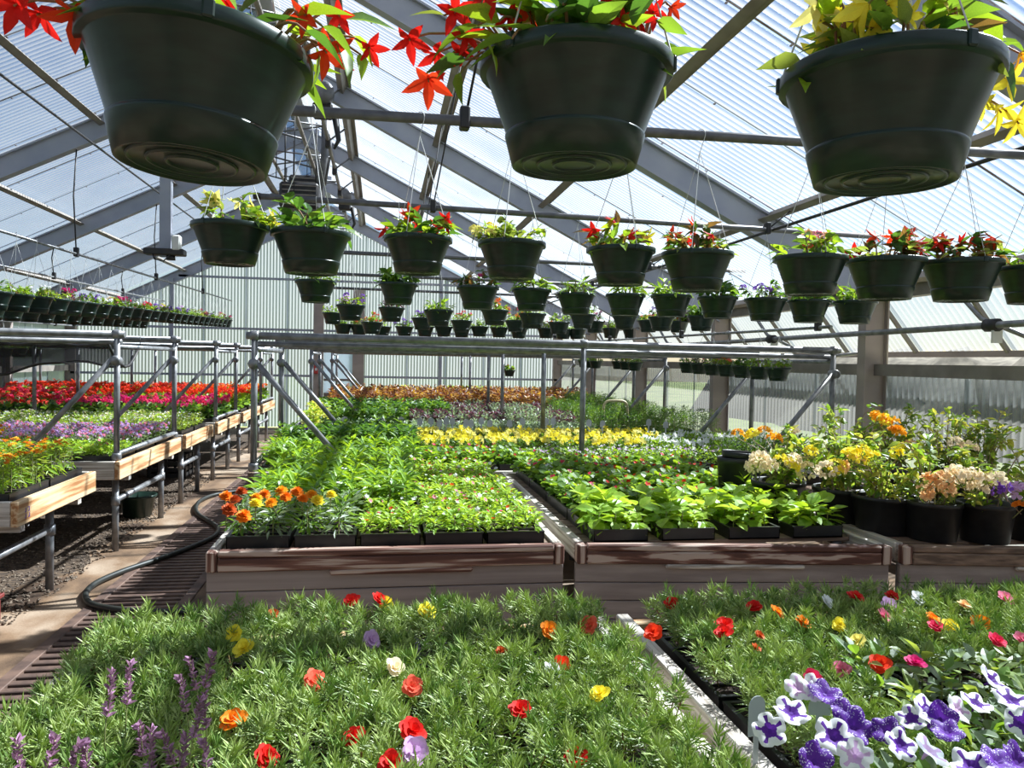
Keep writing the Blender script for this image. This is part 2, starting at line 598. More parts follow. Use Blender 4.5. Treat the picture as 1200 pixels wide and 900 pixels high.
# ---- roof: corrugated sheets, laps, rafters, purlins
ceil = struct(link('ceiling', None, None, (RX, 0, RZ)))
nl = math.hypot(1, SL)
sheet_cache = {}
half = XR - RX + .12
for side in (-1, 1):
    v = np.array((side / nl, 0, -SL / nl))
    nv = np.array((side * SL / nl, 0, 1 / nl))
    for k in range(8 * 3):
        ys_ = Y0 + k * BAY / 3
        key = side
        if key not in sheet_cache:
            V, F = corr((0, 0, 0), (0, 1, 0), v, nv, BAY / 3 + .05, half * nl)
            gg = G()
            gg.add(V, F, 0, True)
            sheet_cache[key] = gg.mesh('roof_sheet', ['roof_sheet'])
            # the lap of two sheets: a dirty sealed seam with screw heads
            gl = G().beam(nv * .012, v * half * nl + nv * .012, .012, .006)
            for q in range(14):
                gl.box(v * half * nl * (q + .5) / 14 - nv * .004, (.012, .02, .008))
            sheet_cache[key, 'lap'] = gl.mesh('lap_seam', ['rust_strip'])
        off = nv * .17 + np.array((side * .03, ys_, 0)) + np.array((0, 0, (.006 if k % 2 else 0)))
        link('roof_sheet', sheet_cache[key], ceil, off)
        link('lap_seam', sheet_cache[key, 'lap'], ceil, nv * .158 + np.array((side * .03, ys_ + .02, 0)))
for k in range(-2, 7):
    yy = k * BAY - (.06 if k == 6 else 0)
    for side in (-1, 1):
        v = np.array((side / nl, 0, -SL / nl))
        nv = np.array((side * SL / nl, 0, 1 / nl))
        L = (XR - RX) * nl
        o = np.array((RX, yy, RZ))
        g = G()
        g.beam(o, o + v * L, .03, .2)
        g.beam(o + nv * .105, o + v * L + nv * .105, .11, .018)
        g.beam(o - nv * .105, o + v * L - nv * .105, .11, .018)
        g.obj('rafter', 'steel', ceil)
    g = G().box((RX, yy, RZ - .06), (.5, .05, .3))
    for s_ in (-1, 1):
        for q in (-1, 1):
            g.lathe([(0.0, -.04), (.02, -.04), (.02, .04), (0, .04)], 6, (RX + s_ * .16, yy, RZ - .06 + q * .07), R=((1, 0, 0), (0, 0, 1), (0, 1, 0)))
    g.obj('ridge_plate', 'steel', ceil)
for dx in (.74, 1.83, 3.11, 4.39, 5.42):
    for side in (-1, 1):
        x = RX + side * dx
        nv = np.array((side * SL / nl, 0, 1 / nl))
        c = np.array((x, 0, zr(x))) + nv * .075
        g = G()
        R = np.array([[1 / nl, 0, nv[0]], [0, 1, 0], [-side * SL / nl, 0, nv[2]]])
        for (a, b, sx, sz) in ((0, 0, .012, .1), (.03, .048, .06, .01), (-.03, -.048, .06, .01)):
            p = c + R @ np.array((a * side, 0, b))
            g.box((p[0], (Y0 + YB) / 2, p[2]), (sx, YB - Y0, sz), 0, R)
        g.obj('purlin', 'steel_dark', ceil)
G().beam((RX, Y0, RZ + .21), (RX, YB, RZ + .21), .3, .02).obj('ridge_cap', 'steel', ceil)
# thin tie rods under the roof
for (x, z, r) in ((-3.0, 3.83, .012), (3.0, 2.7, .012)):
    G().tube([(x, Y0, z), (x, YB, z)], r, 6).obj('tie_rod', 'iron', ceil)

# ---- right wall
wr = struct(link('wall_right', None, None, (XR, 0, 0)))


def ipost(x, y, z1, name='post', parent=wr, mt='post_paint', wx=.22, wy=.11):
    g = G()
    g.box((x, y, z1 / 2), (wx - .02, .03, z1))
    for s_ in (-1, 1):
        g.box((x + s_ * (wx / 2 - .006), y, z1 / 2), (.014, wy, z1))
    return g.obj(name, mt, parent)


for k in range(-2, 7):
    ipost(XR, k * BAY - (.06 if k == 6 else 0), zr(XR) - .05)
G().beam((XR + .03, Y0, 1.625), (XR + .03, YB, 1.625), .05, .1).obj('wall_rail', 'steel_dark', wr)
G().beam((XR + .03, Y0, .12), (XR + .03, YB, .12), .05, .2).obj('wall_rail', 'steel_dark', wr)
G().beam((XR + .07, Y0, zr(XR) + .03), (XR + .07, YB, zr(XR) + .03), .1, .16).obj('eave_plate', 'steel_dark', wr)
V, F = corr((0, 0, 0), (0, 1, 0), (0, 0, 1), (1, 0, 0), BAY / 3 + .05, 1.56)
gg = G()
gg.add(V, F, 0, True)
wm = gg.mesh('wall_sheet', ['wall_sheet'])
HX, HZ = XR + .13, zr(XR) - .04       # vent hinge
VB = (XR + .5, 1.80)                  # vent lower edge
vv = np.array((VB[0] - HX, 0, VB[1] - HZ))
VL = np.linalg.norm(vv)
vv /= VL
vn = np.array((-vv[2], 0, vv[0]))
V, F = corr((0, 0, 0), (0, 1, 0), vv, vn, BAY / 3 + .05, VL)
gg = G()
gg.add(V, F, 0, True)
vm = gg.mesh('vent_sheet', ['vent_sheet'])
for k in range(8 * 3):
    ys_ = Y0 + k * BAY / 3
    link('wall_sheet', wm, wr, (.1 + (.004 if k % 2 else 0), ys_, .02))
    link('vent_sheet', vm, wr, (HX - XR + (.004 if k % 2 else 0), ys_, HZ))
    p = np.array((HX, ys_ + .05, HZ)) - vn * .0
    G().beam(p - np.array((.03, 0, .02)), p + vv * VL - np.array((.03, 0, .02)), .03, .03).obj('vent_bar', 'steel_dark', wr)
G().beam((VB[0] - .02, Y0, VB[1] - .03), (VB[0] - .02, YB, VB[1] - .03), .05, .05).obj('vent_rail', 'post_paint', wr)
# vent rod with clamps and push arms
g = G().tube([(XR - .2, -3, 2.0), (XR - .2, 16, 1.86)], .024, 10)
g.obj('vent_rod', 'galv', wr)
for ya in (4.55, 7.5, 10.4, 13.4):
    zz = 2.0 - (ya + 3) / 19 * .14
    G().lathe([(.0, -.05), (.045, -.05), (.045, .05), (0, .05)], 10, (XR - .2, ya, zz), R=((1, 0, 0), (0, 0, 1), (0, 1, 0))).obj('clamp', 'iron', wr)
    G().box((XR - .19, ya - .03, zz - .05), (.07, .02, .14)).obj('clamp_plate', 'plastic_white', wr)
    G().tube([(XR - .28, ya + .35, zz + .34), (XR - .2, ya + .1, zz + .05), (XR, ya - .2, zz - .12), (XR + .2, ya - .5, zz - .17), (VB[0] - .05, ya - .75, VB[1])], .017, 8).obj('push_arm', 'galv', wr)

# ---- left wall
wl = struct(link('wall_left', None, None, (XL, 0, 0)))
for k in range(-2, 7):
    ipost(XL, k * BAY - (.06 if k == 6 else 0), zr(XL) - .05, parent=wl)
lwm = G()
V, F = corr((0, 0, 0), (0, 1, 0), (0, 0, 1), (1, 0, 0), BAY / 3 + .05, zr(XL))
lwm.add(V, F, 0, True)
lwm = lwm.mesh('wall_sheet', ['gable_sheet'])
for k in range(8 * 3):
    link('wall_sheet', lwm, wl, (-.1 - (.004 if k % 2 else 0), Y0 + k * BAY / 3, .02))
for z in (.12, 1.3, zr(XL)):
    G().beam((XL - .03, Y0, z), (XL - .03, YB, z), .05, .12).obj('wall_rail', 'steel_dark', wl)

# ---- gable walls
DX0, DX1 = -1.28, -.62
for nm, yy, sg in (('wall_back', YB, 1), ('wall_front', Y0, -1)):
    wb = struct(link(nm, None, None, (RX, yy, 0)))
    nsh = 12
    W = (XR - XL) / nsh
    for k in range(nsh):
        x0 = XL + k * W
        zb = 0.02
        if sg > 0 and x0 < DX1 and x0 + W > DX0:
            for (a, b, zz) in ((x0, min(DX0, x0 + W), 0.02), (max(x0, DX0), min(DX1, x0 + W), 2.1), (max(x0, DX1), x0 + W, .02)):
                if b - a > .03:
                    V, F = corr((a, yy, zz), (1, 0, 0), (0, 0, 1), (0, 1, 0), b - a, 1, amp=.006, Lfun=lambda s_, a=a, zz=zz: zr(a + s_) + .12 - zz)
                    gg = G()
                    gg.add(V, F, 0, True)
                    gg.obj('wall_sheet', 'gable_sheet', wb)
            continue
        V, F = corr((x0, yy + (.004 if k % 2 else 0), zb), (1, 0, 0), (0, 0, 1), (0, 1, 0), W + .04, 1, amp=.006, Lfun=lambda s_: zr(x0 + s_) + .12 - zb)
        gg = G()
        gg.add(V, F, 0, True)
        gg.obj('wall_sheet', 'gable_sheet', wb)
    for z in (1.2, 2.25, 3.4):
        xa = min(XR, RX + (RZ - z) / SL)
        G().beam((2 * RX - xa, yy - sg * .05, z), (DX0 - .1 if z < 2 else xa, yy - sg * .05, z), .05, .05).obj('wall_rail', 'steel', wb)
        if z < 2:
            G().beam((DX1 + .1, yy - sg * .05, z), (xa, yy - sg * .05, z), .05, .05).obj('wall_rail', 'steel', wb)
    for x in (-4.6, 1.4):
        G().beam((x, yy - sg * .09, 0), (x, yy - sg * .09, zr(x)), .05, .08).obj('stud', 'steel', wb)
# back door with frame posts
dr = struct(link('door_1', None, None, ((DX0 + DX1) / 2, YB, 0)))
G().box(((DX0 + DX1) / 2, YB - .05, 1.42), (DX1 - DX0, .03, 1.2)).obj('door_light', 'door_white', dr)
G().box(((DX0 + DX1) / 2, YB - .05, .41), (DX1 - DX0, .04, .82)).obj('door_panel', 'door_low', dr)
G().box(((DX0 + DX1) / 2, YB - .075, 1.12), (DX1 - DX0, .03, .05)).obj('door_rail', 'door_low', dr)
for x, wd in ((DX0 - .12, .22), (DX1 + .12, .26)):
    G().box((x, YB - .12, 1.6), (wd, .1, 3.2)).obj('door_post', 'post_paint', dr)
G().box(((DX0 + DX1) / 2, YB - .12, 2.1), (DX1 - DX0 + .1, .1, .12)).obj('door_lintel', 'post_paint', dr)

# ---- outside
G_ = G().box((0, 6, -.3), (140, 140, .2))
gd = struct(G_.obj('ground', 'grass'))
G().box((XR + 2.6, 6, -.195), (3.6, 60, .03)).obj('gravel_path', 'yard', gd)
k = 60
bk = G()
prof = [(0, -.2), (1.2, 1.0), (2.6, 1.9), (4.5, 2.1), (6, -.2)]
Vb = []
for i in range(k):
    yy = -12 + i * .7
    for j, (x, z) in enumerate(prof):
        Vb.append((XR + 8 + x + .3 * math.sin(i * .9 + j), yy, z + (.18 * math.sin(i * 1.7 + j * 2) + .1 * math.sin(i * 3.1) if 0 < j < 4 else 0)))
bk.add(Vb, [(i * 5 + j, (i + 1) * 5 + j, (i + 1) * 5 + j + 1, i * 5 + j + 1) for i in range(k - 1) for j in range(4)], 0, True)
struct(bk.obj('earth_bank', 'bank', gd))

# ================================================================== BENCHES
ZT = .78                              # rim top
ZD = .755                             # deck top


def bench(label, X0, X1, Ya, Yb, wood='new', back_wood=None, legs_x=None, aisle=1, group=None, mark=False, fo=.28):
    """wooden-rimmed bench on pipe legs; aisle=+1: the end at X1 faces the aisle, -1: X0"""
    t = thing('wooden_bench', label, 'bench', ((X0 + X1) / 2, (Ya + Yb) / 2, 0), group=group)
    hb, th = .145, .04
    fx, fy = 'wood_%s_x' % (back_wood or wood), 'wood_%s_y' % wood
    for nm, y in (('front_board', Ya), ('back_board', Yb)):
        G().box(((X0 + X1) / 2, y + (th / 2 if y == Ya else -th / 2), ZT - hb / 2), (X1 - X0 - 2 * th - .004, th, hb), bev=.004).obj(nm, fx, t)
    ends = []
    for x, s_ in ((X0 + th / 2, -1), (X1 - th / 2, 1)):
        g = G()
        g.box((x, (Ya + Yb) / 2, ZT - hb / 2), (th, Yb - Ya, hb), bev=.004)
        ends.append(g.obj('end_board', fy if s_ == aisle else 'wood_old_y', t))
    n_ = int((X1 - X0) / .14)
    dw = (X1 - X0 - 2 * th) / n_
    G_ = G()
    for i in range(n_):
        G_.box((X0 + th + dw * (i + .5), (Ya + Yb) / 2, ZD - .01), (dw * .8, Yb - Ya - 2 * th - .004, .02))
    stuff(G_.obj('deck_slats', 'wood_old_y', t))
    G().box(((X0 + X1) / 2, Ya + fo, ZT - hb - .02), (X1 - X0 - .02, .06, .04)).obj('joist', fx, t)
    G().box(((X0 + X1) / 2, Yb - .28, ZT - hb - .02), (X1 - X0 - .02, .06, .04)).obj('joist', fx, t)
    zl = ZT - hb - .04
    for x in (legs_x or ((X0 + .14), (X1 - .14))):
        for y in (Ya + fo, Yb - .28):
            G().tube([(x, y, 0), (x, y, zl)], .027, 10).obj('leg', 'galv', t)
        G().tube([(x, Ya + fo, .42), (x, Yb - .28, .42)], .024, 10).obj('crossbar', 'galv', t)
        for y in (Ya + fo, Yb - .28):
            G().lathe([(.0, -.035), (.036, -.035), (.036, .035), (0, .035)], 10, (x, y, .42)).obj('clamp', 'galv', t)
    if mark:
        x = X1 + .001
        y0, z0 = Ya + .09, ZT - .075
        for row in (0, 1):
            for c_ in (0, 1):
                yy, zz = y0 + c_ * .045, z0 - row * .035
                g = G().box((x, yy + .01, zz + .0125), (.001, .006, .026))
                if c_ and not row:
                    g.box((x, yy, zz + .024), (.001, .024, .005))
                g.box((x, yy + .003, zz + .002), (.001, .016, .005))
                g.obj('ink_stroke', 'purple_ink', ends[1])
        for yy in (Ya + .2, Yb - .3):
            a = np.linspace(0, 2 * PI, 13)
            G().tube([(X1 - .03, yy + .014 * math.cos(q), ZT - hb - .02 + .014 * math.sin(q)) for q in a], .003, 6).obj('screw_eye', 'galv', t)
    return t


LX = -2.02
LEFT = [(4.76, 5.98), (6.5, 8.4), (8.62, 9.95), (10.25, 11.8), (12.1, 13.7), (14.0, 15.6)]
LL = ['left bench of orange zinnias with purple ink marks on its end board',
      'left bench under the black shade cloth frame, growing lavender and pink flowers',
      'left bench of pale green plants behind the lavender flowers, without pipe frame',
      'left pipe framed bench of magenta geraniums beyond the pale green plants',
      'left bench of red geraniums without a frame of its own',
      'left bench of orange and red geraniums next to the back wall']
for i, (a, b) in enumerate(LEFT):
    bench(LL[i], -6.4, LX - .03 * i * 0, a, b, 'new', 'grey', legs_x=(LX - (.2 if i == 0 else .12), -3.9, -6.2), mark=(i == 0), fo=(.08 if i == 0 else .28), group='benches on the left of the aisle')

# ---- middle front benches with painted planks and peeling rims
MS = [(-.74, 3.53, .87, 3.52), (.93, 3.52, 2.46, 3.35), (2.52, 3.35, 4.1, 3.1)]
ML = ['front bench section with peeling rim carrying the orange marigold tray',
      'front bench section with peeling rim carrying the broad lime seedlings',
      'front bench section with weathered rim carrying black pots of bougainvillea']
for i, (xa, ya, xb, yb) in enumerate(MS):
    t = thing('wooden_bench', ML[i], 'bench', ((xa + xb) / 2, (ya + yb) / 2, 0), group='front benches facing the portulaca beds')
    pl = 'wood_paint_x'
    a, b = np.array((xa, ya, 0.)), np.array((xb, yb, 0.))
    e = (b - a) / np.linalg.norm(b - a)
    up_ = np.array((0, 0, 1.))
    pw = 'wood_peel_x' if i < 2 else 'wood_old_x'
    rows = ((.0, .032, .05, .0), (.034, .058, .046, -.004))
    for (dz, hh, th, dy) in rows:
        p = up_ * (ZT - dz - hh / 2) + np.array((0, dy, 0))
        G().beam(a + e * .05 + p, b - e * .05 + p, th, hh, bev=.006).obj('rim_board', pw, t)
    # splintered remnant strips below the rim
    for (f0, f1, hh) in (((.33, .73, .026),), ((.28, .72, .022),), ((.35, .7, .02),))[i]:
        p = up_ * (ZT - .105) + np.array((0, -.012, 0))
        q0, q1 = a + (b - a) * f0 + p, a + (b - a) * f1 + p
        G().beam(q0, q1, .03, hh, bev=.007).obj('rim_strip', 'wood_peel_x' if i == 0 else 'wood_grey_x', t)
    z = ZT - .094
    for hh in (.092, .088, .09, .1, .1):
        p = up_ * (z - hh / 2) + np.array((0, .012, 0))
        G().beam(a + p, b + p, .03, hh - .004, bev=.003).obj('plank', pl, t)
        z -= hh
    for q, s_ in ((a, 1), (b, -1)):
        p = q + e * s_ * .024 + up_ * (ZT - .047) + np.array((0, 0, 0))
        G().box(p, (.046, .056, .092), bev=.006).obj('corner_block', 'wood_peel_z', t)
    for x in (xa + .025, xb - .025):
        yy = ya if x < (xa + xb) / 2 else yb
        G().box((x, (yy + .04 + 5.8) / 2, ZT - .045), (.045, 5.8 - yy - .05, .09), bev=.004).obj('side_board', 'wood_grey_y', t)
    G().box(((xa + xb) / 2, 5.82, ZT - .05), (xb - xa, .04, .1), bev=.004).obj('back_board', 'wood_grey_x', t)
    G_ = G()
    n_ = 12
    for k in range(n_):
        y = max(ya, yb) + .07 + (5.76 - max(ya, yb) - .07) * (k + .5) / n_
        G_.box(((xa + xb) / 2, y, ZD), (xb - xa - .1, .16, .02))
    stuff(G_.obj('deck_slats', 'wood_old_x', t))
    for x in (xa + .1, xb - .1):
        for y in (max(ya, yb) + .12, 5.7):
            G().tube([(x, y, 0), (x, y, ZD - .01)], .027, 10).obj('leg', 'galv', t)

MID = [(5.88, 7.85), (8.15, 9.9), (10.2, 11.9), (12.2, 13.8), (14.1, 15.9)]
MLB = ['middle bench of yellow pansies under the pipe frame beside the aisle', 'middle bench holding the grey plant tags, without a frame',
       'middle bench of dark purple foliage under a pipe frame', 'middle bench of leafy greens before the coleus', 'middle bench of orange coleus by the back wall']
for i, (a, b) in enumerate(MID):
    bench(MLB[i], -.95 + .02 * i, 4.08, a, b, 'old', 'grey', legs_x=(-.8, 1.6, 3.9), aisle=-1, group='benches on the right of the aisle')

# ---- foreground benches: weathered rim boards
for nm, xa, xb in (('weathered bench of portulaca beside the drain grate', -.82, .735), ('weathered bench carrying portulaca and purple white petunias', .79, 2.9)):
    t = thing('wooden_bench', nm, 'bench', ((xa + xb) / 2, 1.6, 0), group='portulaca benches')
    ya, yb = .75, 2.45
    for x in (xa + .022, xb - .022):
        G().box((x, (ya + yb) / 2, ZT + .02 - .05), (.044, yb - ya, .1), bev=.004).obj('side_board', 'wood_grey_y', t)
    for y in (ya + .02, yb - .02):
        G().box(((xa + xb) / 2, y, ZT - .05), (xb - xa - .092, .04, .1), bev=.004).obj('end_board', 'wood_new_x', t)
    G_ = G()
    for k in range(9):
        G_.box(((xa + xb) / 2, ya + .1 + k * .186, ZD - .05), (xb - xa - .09, .15, .02))
    stuff(G_.obj('deck_slats', 'wood_old_x', t))
    for x in (xa + .1, xb - .1):
        for y in (ya + .15, yb - .15):
            G().tube([(x, y, 0), (x, y, ZD - .06)], .027, 10).obj('leg', 'galv', t)

# ================================================================== PIPE FRAMES


def collar(p, axis, r=.038, h=.06):
    R = {'z': ((1, 0, 0), (0, 1, 0), (0, 0, 1)), 'x': ((0, 0, 1), (0, 1, 0), (1, 0, 0)), 'y': ((1, 0, 0), (0, 0, 1), (0, 1, 0))}[axis]
    return G().lathe([(0, -h / 2), (r * .9, -h / 2), (r, -h / 4), (r, h / 4), (r * .9, h / 2), (0, h / 2)], 10, p, R=R)


def frame(label, xs, fr, re, brace_sides, zt=1.79, left_ext=0., group='pipe frames over the benches'):
    """fr / re: Y of the front and rear rails at the first and last X"""
    t = thing('pipe_frame', label, 'pipe frame', (sum(xs) / len(xs), (fr[0] + re[0]) / 2, ZT), group=group)

    def yat(l, x):
        return l[0] + (l[1] - l[0]) * (x - xs[0]) / (xs[-1] - xs[0])
    for l_ in (fr, re):
        G().tube([(xs[0] - .06, yat(l_, xs[0]), zt), (xs[-1] + .06, yat(l_, xs[-1]), zt)], .028, 12).obj('top_rail', 'galv', t)
        G().tube([(xs[0] - .02, yat(l_, xs[0]) + .055, zt - .06), (xs[-1] + .02, yat(l_, xs[-1]) + .055, zt - .06)], .022, 10).obj('lower_rail', 'galv', t)
        for x in xs:
            y = yat(l_, x)
            G().tube([(x, y, ZT), (x, y, zt)], .024, 10).obj('post', 'galv', t)
            collar((x, y, zt), 'x').obj('clamp', 'galv', t)
            collar((x, y, ZT + .03), 'z').obj('foot_flange', 'galv', t)
        for s_ in brace_sides:
            x = xs[0] if s_ > 0 else xs[-1]
            y = yat(l_, x)
            G().tube([(x + s_ * .03, y - .045, 1.58), (x + s_ * .68, y - .045, .82)], .022, 10).obj('brace', 'galv', t)
            collar((x, y - .02, 1.58), 'y', .042, .09).obj('clamp', 'galv', t)
    for x in (xs[0], xs[-1]):
        G().tube([(x, yat(fr, x), zt - .1), (x, yat(re, x), zt - .1)], .02, 10).obj('end_rail', 'galv', t)
        G().tube([(x, yat(fr, x), ZT + .05), (x, yat(re, x), ZT + .05)], .022, 10).obj('end_rail', 'galv', t)
    return t


frame('galvanized pipe frame over the yellow pansy bench', [-.92, 1.65, 4.0], (5.95, 6.3), (7.55, 7.8), (1, -1))
frame('galvanized pipe frame over the dark purple foliage bench', [-.88, 1.65, 4.0], (10.3, 10.4), (11.7, 11.75), (1, -1))
frame('galvanized pipe frame over the orange coleus bench', [-.85, 1.65, 4.0], (14.2, 14.2), (15.7, 15.7), (1, -1))
frame('galvanized pipe frame carrying the black shade cloth', [-6.2, -4.2, -2.07], (6.6, 6.58), (8.34, 8.32), (-1,))
frame('galvanized pipe frame over the magenta geranium bench', [-6.2, -4.2, -2.07], (10.33, 10.33), (11.72, 11.72), (-1,))
frame('galvanized pipe frame over the orange geranium bench near the back wall', [-6.2, -4.2, -2.07], (14.1, 14.1), (15.5, 15.5), (-1,))

# ---- black shade cloth bunched on the left frame
nx, ny = 40, 8
Vc = []
for i in range(nx):
    x = -5.6 + (3.3) * i / (nx - 1)
    for j in range(ny):
        f = j / (ny - 1)
        sag = .21 + .05 * math.sin(x * 3.1) + .03 * math.sin(x * 7)
        Vc.append((x, 7.1 + f * .9 + .03 * math.sin(x * 9 + j), 1.73 - .02 - sag * (1 - (2 * f - 1) ** 2) + .015 * math.sin(x * 13 + f * 8)))
g = G()
g.add(Vc, [(i * ny + j, (i + 1) * ny + j, (i + 1) * ny + j + 1, i * ny + j + 1) for i in range(nx - 1) for j in range(ny - 1)], 0, True)
sc = thing('shade_cloth', 'black mesh shade cloth sagging from the left pipe frame', 'shade cloth', (-4, 7.5, 1.5))
g.obj('cloth', 'shade_cloth', sc)
e = [Vc[(nx - 1) * ny + j] for j in range(ny)]
G().tube(e, .014, 6).obj('hem', 'iron', sc)
G().tube([Vc[i * ny] for i in range(nx)], .012, 6).obj('hem', 'iron', sc)
G().tube([Vc[i * ny + 4] for i in range(nx)], .012, 6).obj('hem', 'iron', sc)
for i in (5, 20, nx - 1):
    for j in (0, ny - 1):
        p = np.array(Vc[i * ny + j])
        G().tube([p, p + (0, 0, .1 + .0)], .004, 5).obj('tie', 'iron', sc)

# ================================================================== OVERHEAD PIPES
PIPES = []


def hang_pipe(label, x0, x1, Y, z0, z1, rods):
    t = thing('hanging_pipe', label, 'pipe', (x0, Y, z0), group='pipes the baskets hang from')
    G().tube([(x0, Y, z0), (x1, Y, z1)], .021, 12).obj('pipe', 'galv_dark', t)
    for x in (x0, x1):
        collar((x, Y, z0 + (z1 - z0) * (x - x0) / (x1 - x0)), 'x', .025, .05).obj('end_cap', 'iron', t)
    for x in rods:
        z = z0 + (z1 - z0) * (x - x0) / (x1 - x0)
        xp = min((.61, 1.89, 3.17, -.48), key=lambda q: abs(q - x))
        G().tube([(x, Y, z), (xp, Y, zr(xp) + .05)], .006, 6).obj('hanger_rod', 'iron', t)
        G().box((x, Y, z + .01), (.04, .055, .09), bev=.006).obj('pipe_clamp', 'iron', t)
    PIPES.append((Y, x0, x1, z0, z1))


hang_pipe('dark pipe carrying the three largest looking baskets over the portulaca', -.9, 3.2, 1.12, 2.6, 2.62, (-.5, 1.6))
hang_pipe('dark pipe carrying the begonia baskets above the front benches', -.75, 4.0, 3.1, 2.585, 2.64, (.32, 3.4))
hang_pipe('dark pipe with capped end carrying baskets above the first framed bench', -.86, 4.0, 5.6, 2.75, 2.69, (.36, 2.96))
hang_pipe('dark pipe carrying baskets above the bench with grey tags', -.8, 4.0, 8.1, 2.72, 2.7, (.4, 2.9))
hang_pipe('dark pipe carrying baskets above the purple foliage bench', -.8, 4.0, 10.4, 2.74, 2.72, (.4, 2.9))
hang_pipe('dark pipe carrying baskets above the leafy greens bench', -.8, 4.0, 12.5, 2.74, 2.72, (.4, 2.9))

# irrigation / hanging lines on the left and low on the right, along the house
for lb, x, z0, z1, ya, yb, rods in (('thin galvanized line above the left basket row', -3.3, 2.66, 2.86, 5.5, 18.1, (6.3, 9.15, 12.2, 15.25)),
                                    ('thin galvanized line above the far left basket row', -4.7, 2.66, 2.8, 7, 18.0, (9.15, 12.2, 15.25)),
                                    ('thin galvanized line above the low left basket row', -5.85, 2.05, 2.15, 9, 16, (9.15, 12.2, 15.25)),
                                    ('thin galvanized line above the low right basket row', 3.72, 1.98, 2.02, 5.9, 14, (6.1, 9.15, 12.2))):
    t = thing('hanging_pipe', lb, 'pipe', (x, ya, z0))
    G().tube([(x, ya, z0), (x, yb, z1)], .014, 8).obj('pipe', 'galv', t)
    for y in rods:
        z = z0 + (z1 - z0) * (y - ya) / (yb - ya)
        G().tube([(x, y, z), (x - .03, y, (z + zr(x)) / 2), (x, y, zr(x) - .1)], .008, 6).obj('hanger_rod', 'iron', t)
        G().box((x, y, z + .02), (.05, .05, .1), bev=.006).obj('pipe_clamp', 'iron', t)

# hanging square post with control box
t = thing('drop_post', 'grey square drop post with white control box hung from a rafter', 'drop post', (-2.37, 9.15, 2.7))
G().box((-2.37, 9.13, 3.56), (.12, .08, 1.68)).obj('post', 'steel', t)
G().box((-2.37, 9.1, 2.77), (.42, .16, .07), bev=.01).obj('bracket', 'iron', t)
G().box((-2.24, 9.06, 2.87), (.09, .1, .17), bev=.015).obj('control_box', 'plastic_white', t)
G().tube([(-2.3, 9.03, 2.74), (-2.36, 9.0, 2.66), (-2.46, 9.02, 2.68), (-2.5, 9.05, 2.78)], .008, 6).obj('cable', 'iron', t)
G().lathe([(0, 0), (.05, 0), (.045, .05), (0, .05)], 12, (-2.31, 9.1, 2.685)).obj('nozzle', 'iron', t)

# ---- ridge vent drive: shafts, gearbox, arms, motors
t = thing('ridge_vent_drive', 'ridge vent drive of shafts, gearboxes and lattice arms under the ridge', 'vent drive', (-.95, 9, 4.4))
for x, z in ((-.72, 4.5), (-1.0, 4.42), (-1.55, 4.45)):
    G().tube([(x, -3, z), (x, 18, z)], .026, 10).obj('shaft', 'steel_dark', t)
for y in np.arange(4.4, 18, 1.52):
    for x0, x1 in ((-.72, -.48), (-1.0, -1.96)):
        G().tube([(x0, y, 4.48), (x1, y + .1, zr(x1) + .06)], .014, 6).obj('vent_arm', 'galv_dark', t)
    G().tube([(-1.55, y + .5, 4.45), (-.72, y + .9, 4.5)], .011, 6).obj('lattice_bar', 'galv_dark', t)
    G().tube([(-1.55, y + 1.3, 4.45), (-.72, y + .9, 4.5)], .011, 6).obj('lattice_bar', 'galv_dark', t)
    G().box((-.72, y, 4.47), (.07, .12, .14), bev=.01).obj('bearing', 'iron', t)
    G().tube([(-1.0, y + .2, 4.42), (-1.0, y + .2, 3.7 - .4 * math.sin(y))], .005, 5).obj('pull_chain', 'iron', t)
R_ = ((1, 0, 0), (0, 0, 1), (0, 1, 0))
for y in (9.0, 14.5):
    G().lathe([(0, -.1), (.1, -.1), (.13, -.06), (.13, .06), (.09, .1), (.05, .16), (0, .16)], 16, (-.68, y - .05, 4.6), R=R_).obj('gearbox', 'galv_dark', t)
    G().box((-.68, y + .02, 4.42), (.22, .16, .16), bev=.02).obj('motor', 'iron', t)
    G().tube([(-.55, y, 4.4), (-.5, y, 4.1), (-.55, y, 4.0)], .04, 8, r1=.015).obj('chain_guard', 'iron', t)
for i, (px, py, Y) in enumerate(((352, 232, 10.6), (360, 222, 12.0), (350, 245, 13.2))):
    p = atY(px, py, Y)
    t = thing('unit_heater', ['dark box shaped unit heater hung under the ridge vent drive', 'second dark unit heater behind the first under the ridge', 'farthest dark unit heater under the ridge'][i], 'heater', p + (0, 0, -.2))
    g = G().box(p, (.5, .4, .34), bev=.03)
    g.obj('casing', 'iron', t)
    for k in range(5):
        G().box(p + np.array((0, -.205, -.12 + k * .06)), (.42, .02, .014)).obj('louver', 'steel_dark', t)
    for dx in (-.2, .2):
        q = p + np.array((dx, 0, .17))
        G().tube([q, (q[0], q[1], zr(q[0]) - .1)], .01, 6).obj('hanger_rod', 'iron', t)
    G().tube([p + np.array((.22, .1, .1)), p + np.array((.3, .1, .6)), p + np.array((.3, .1, 1.1))], .05, 10).obj('flue', 'galv_dark', t)

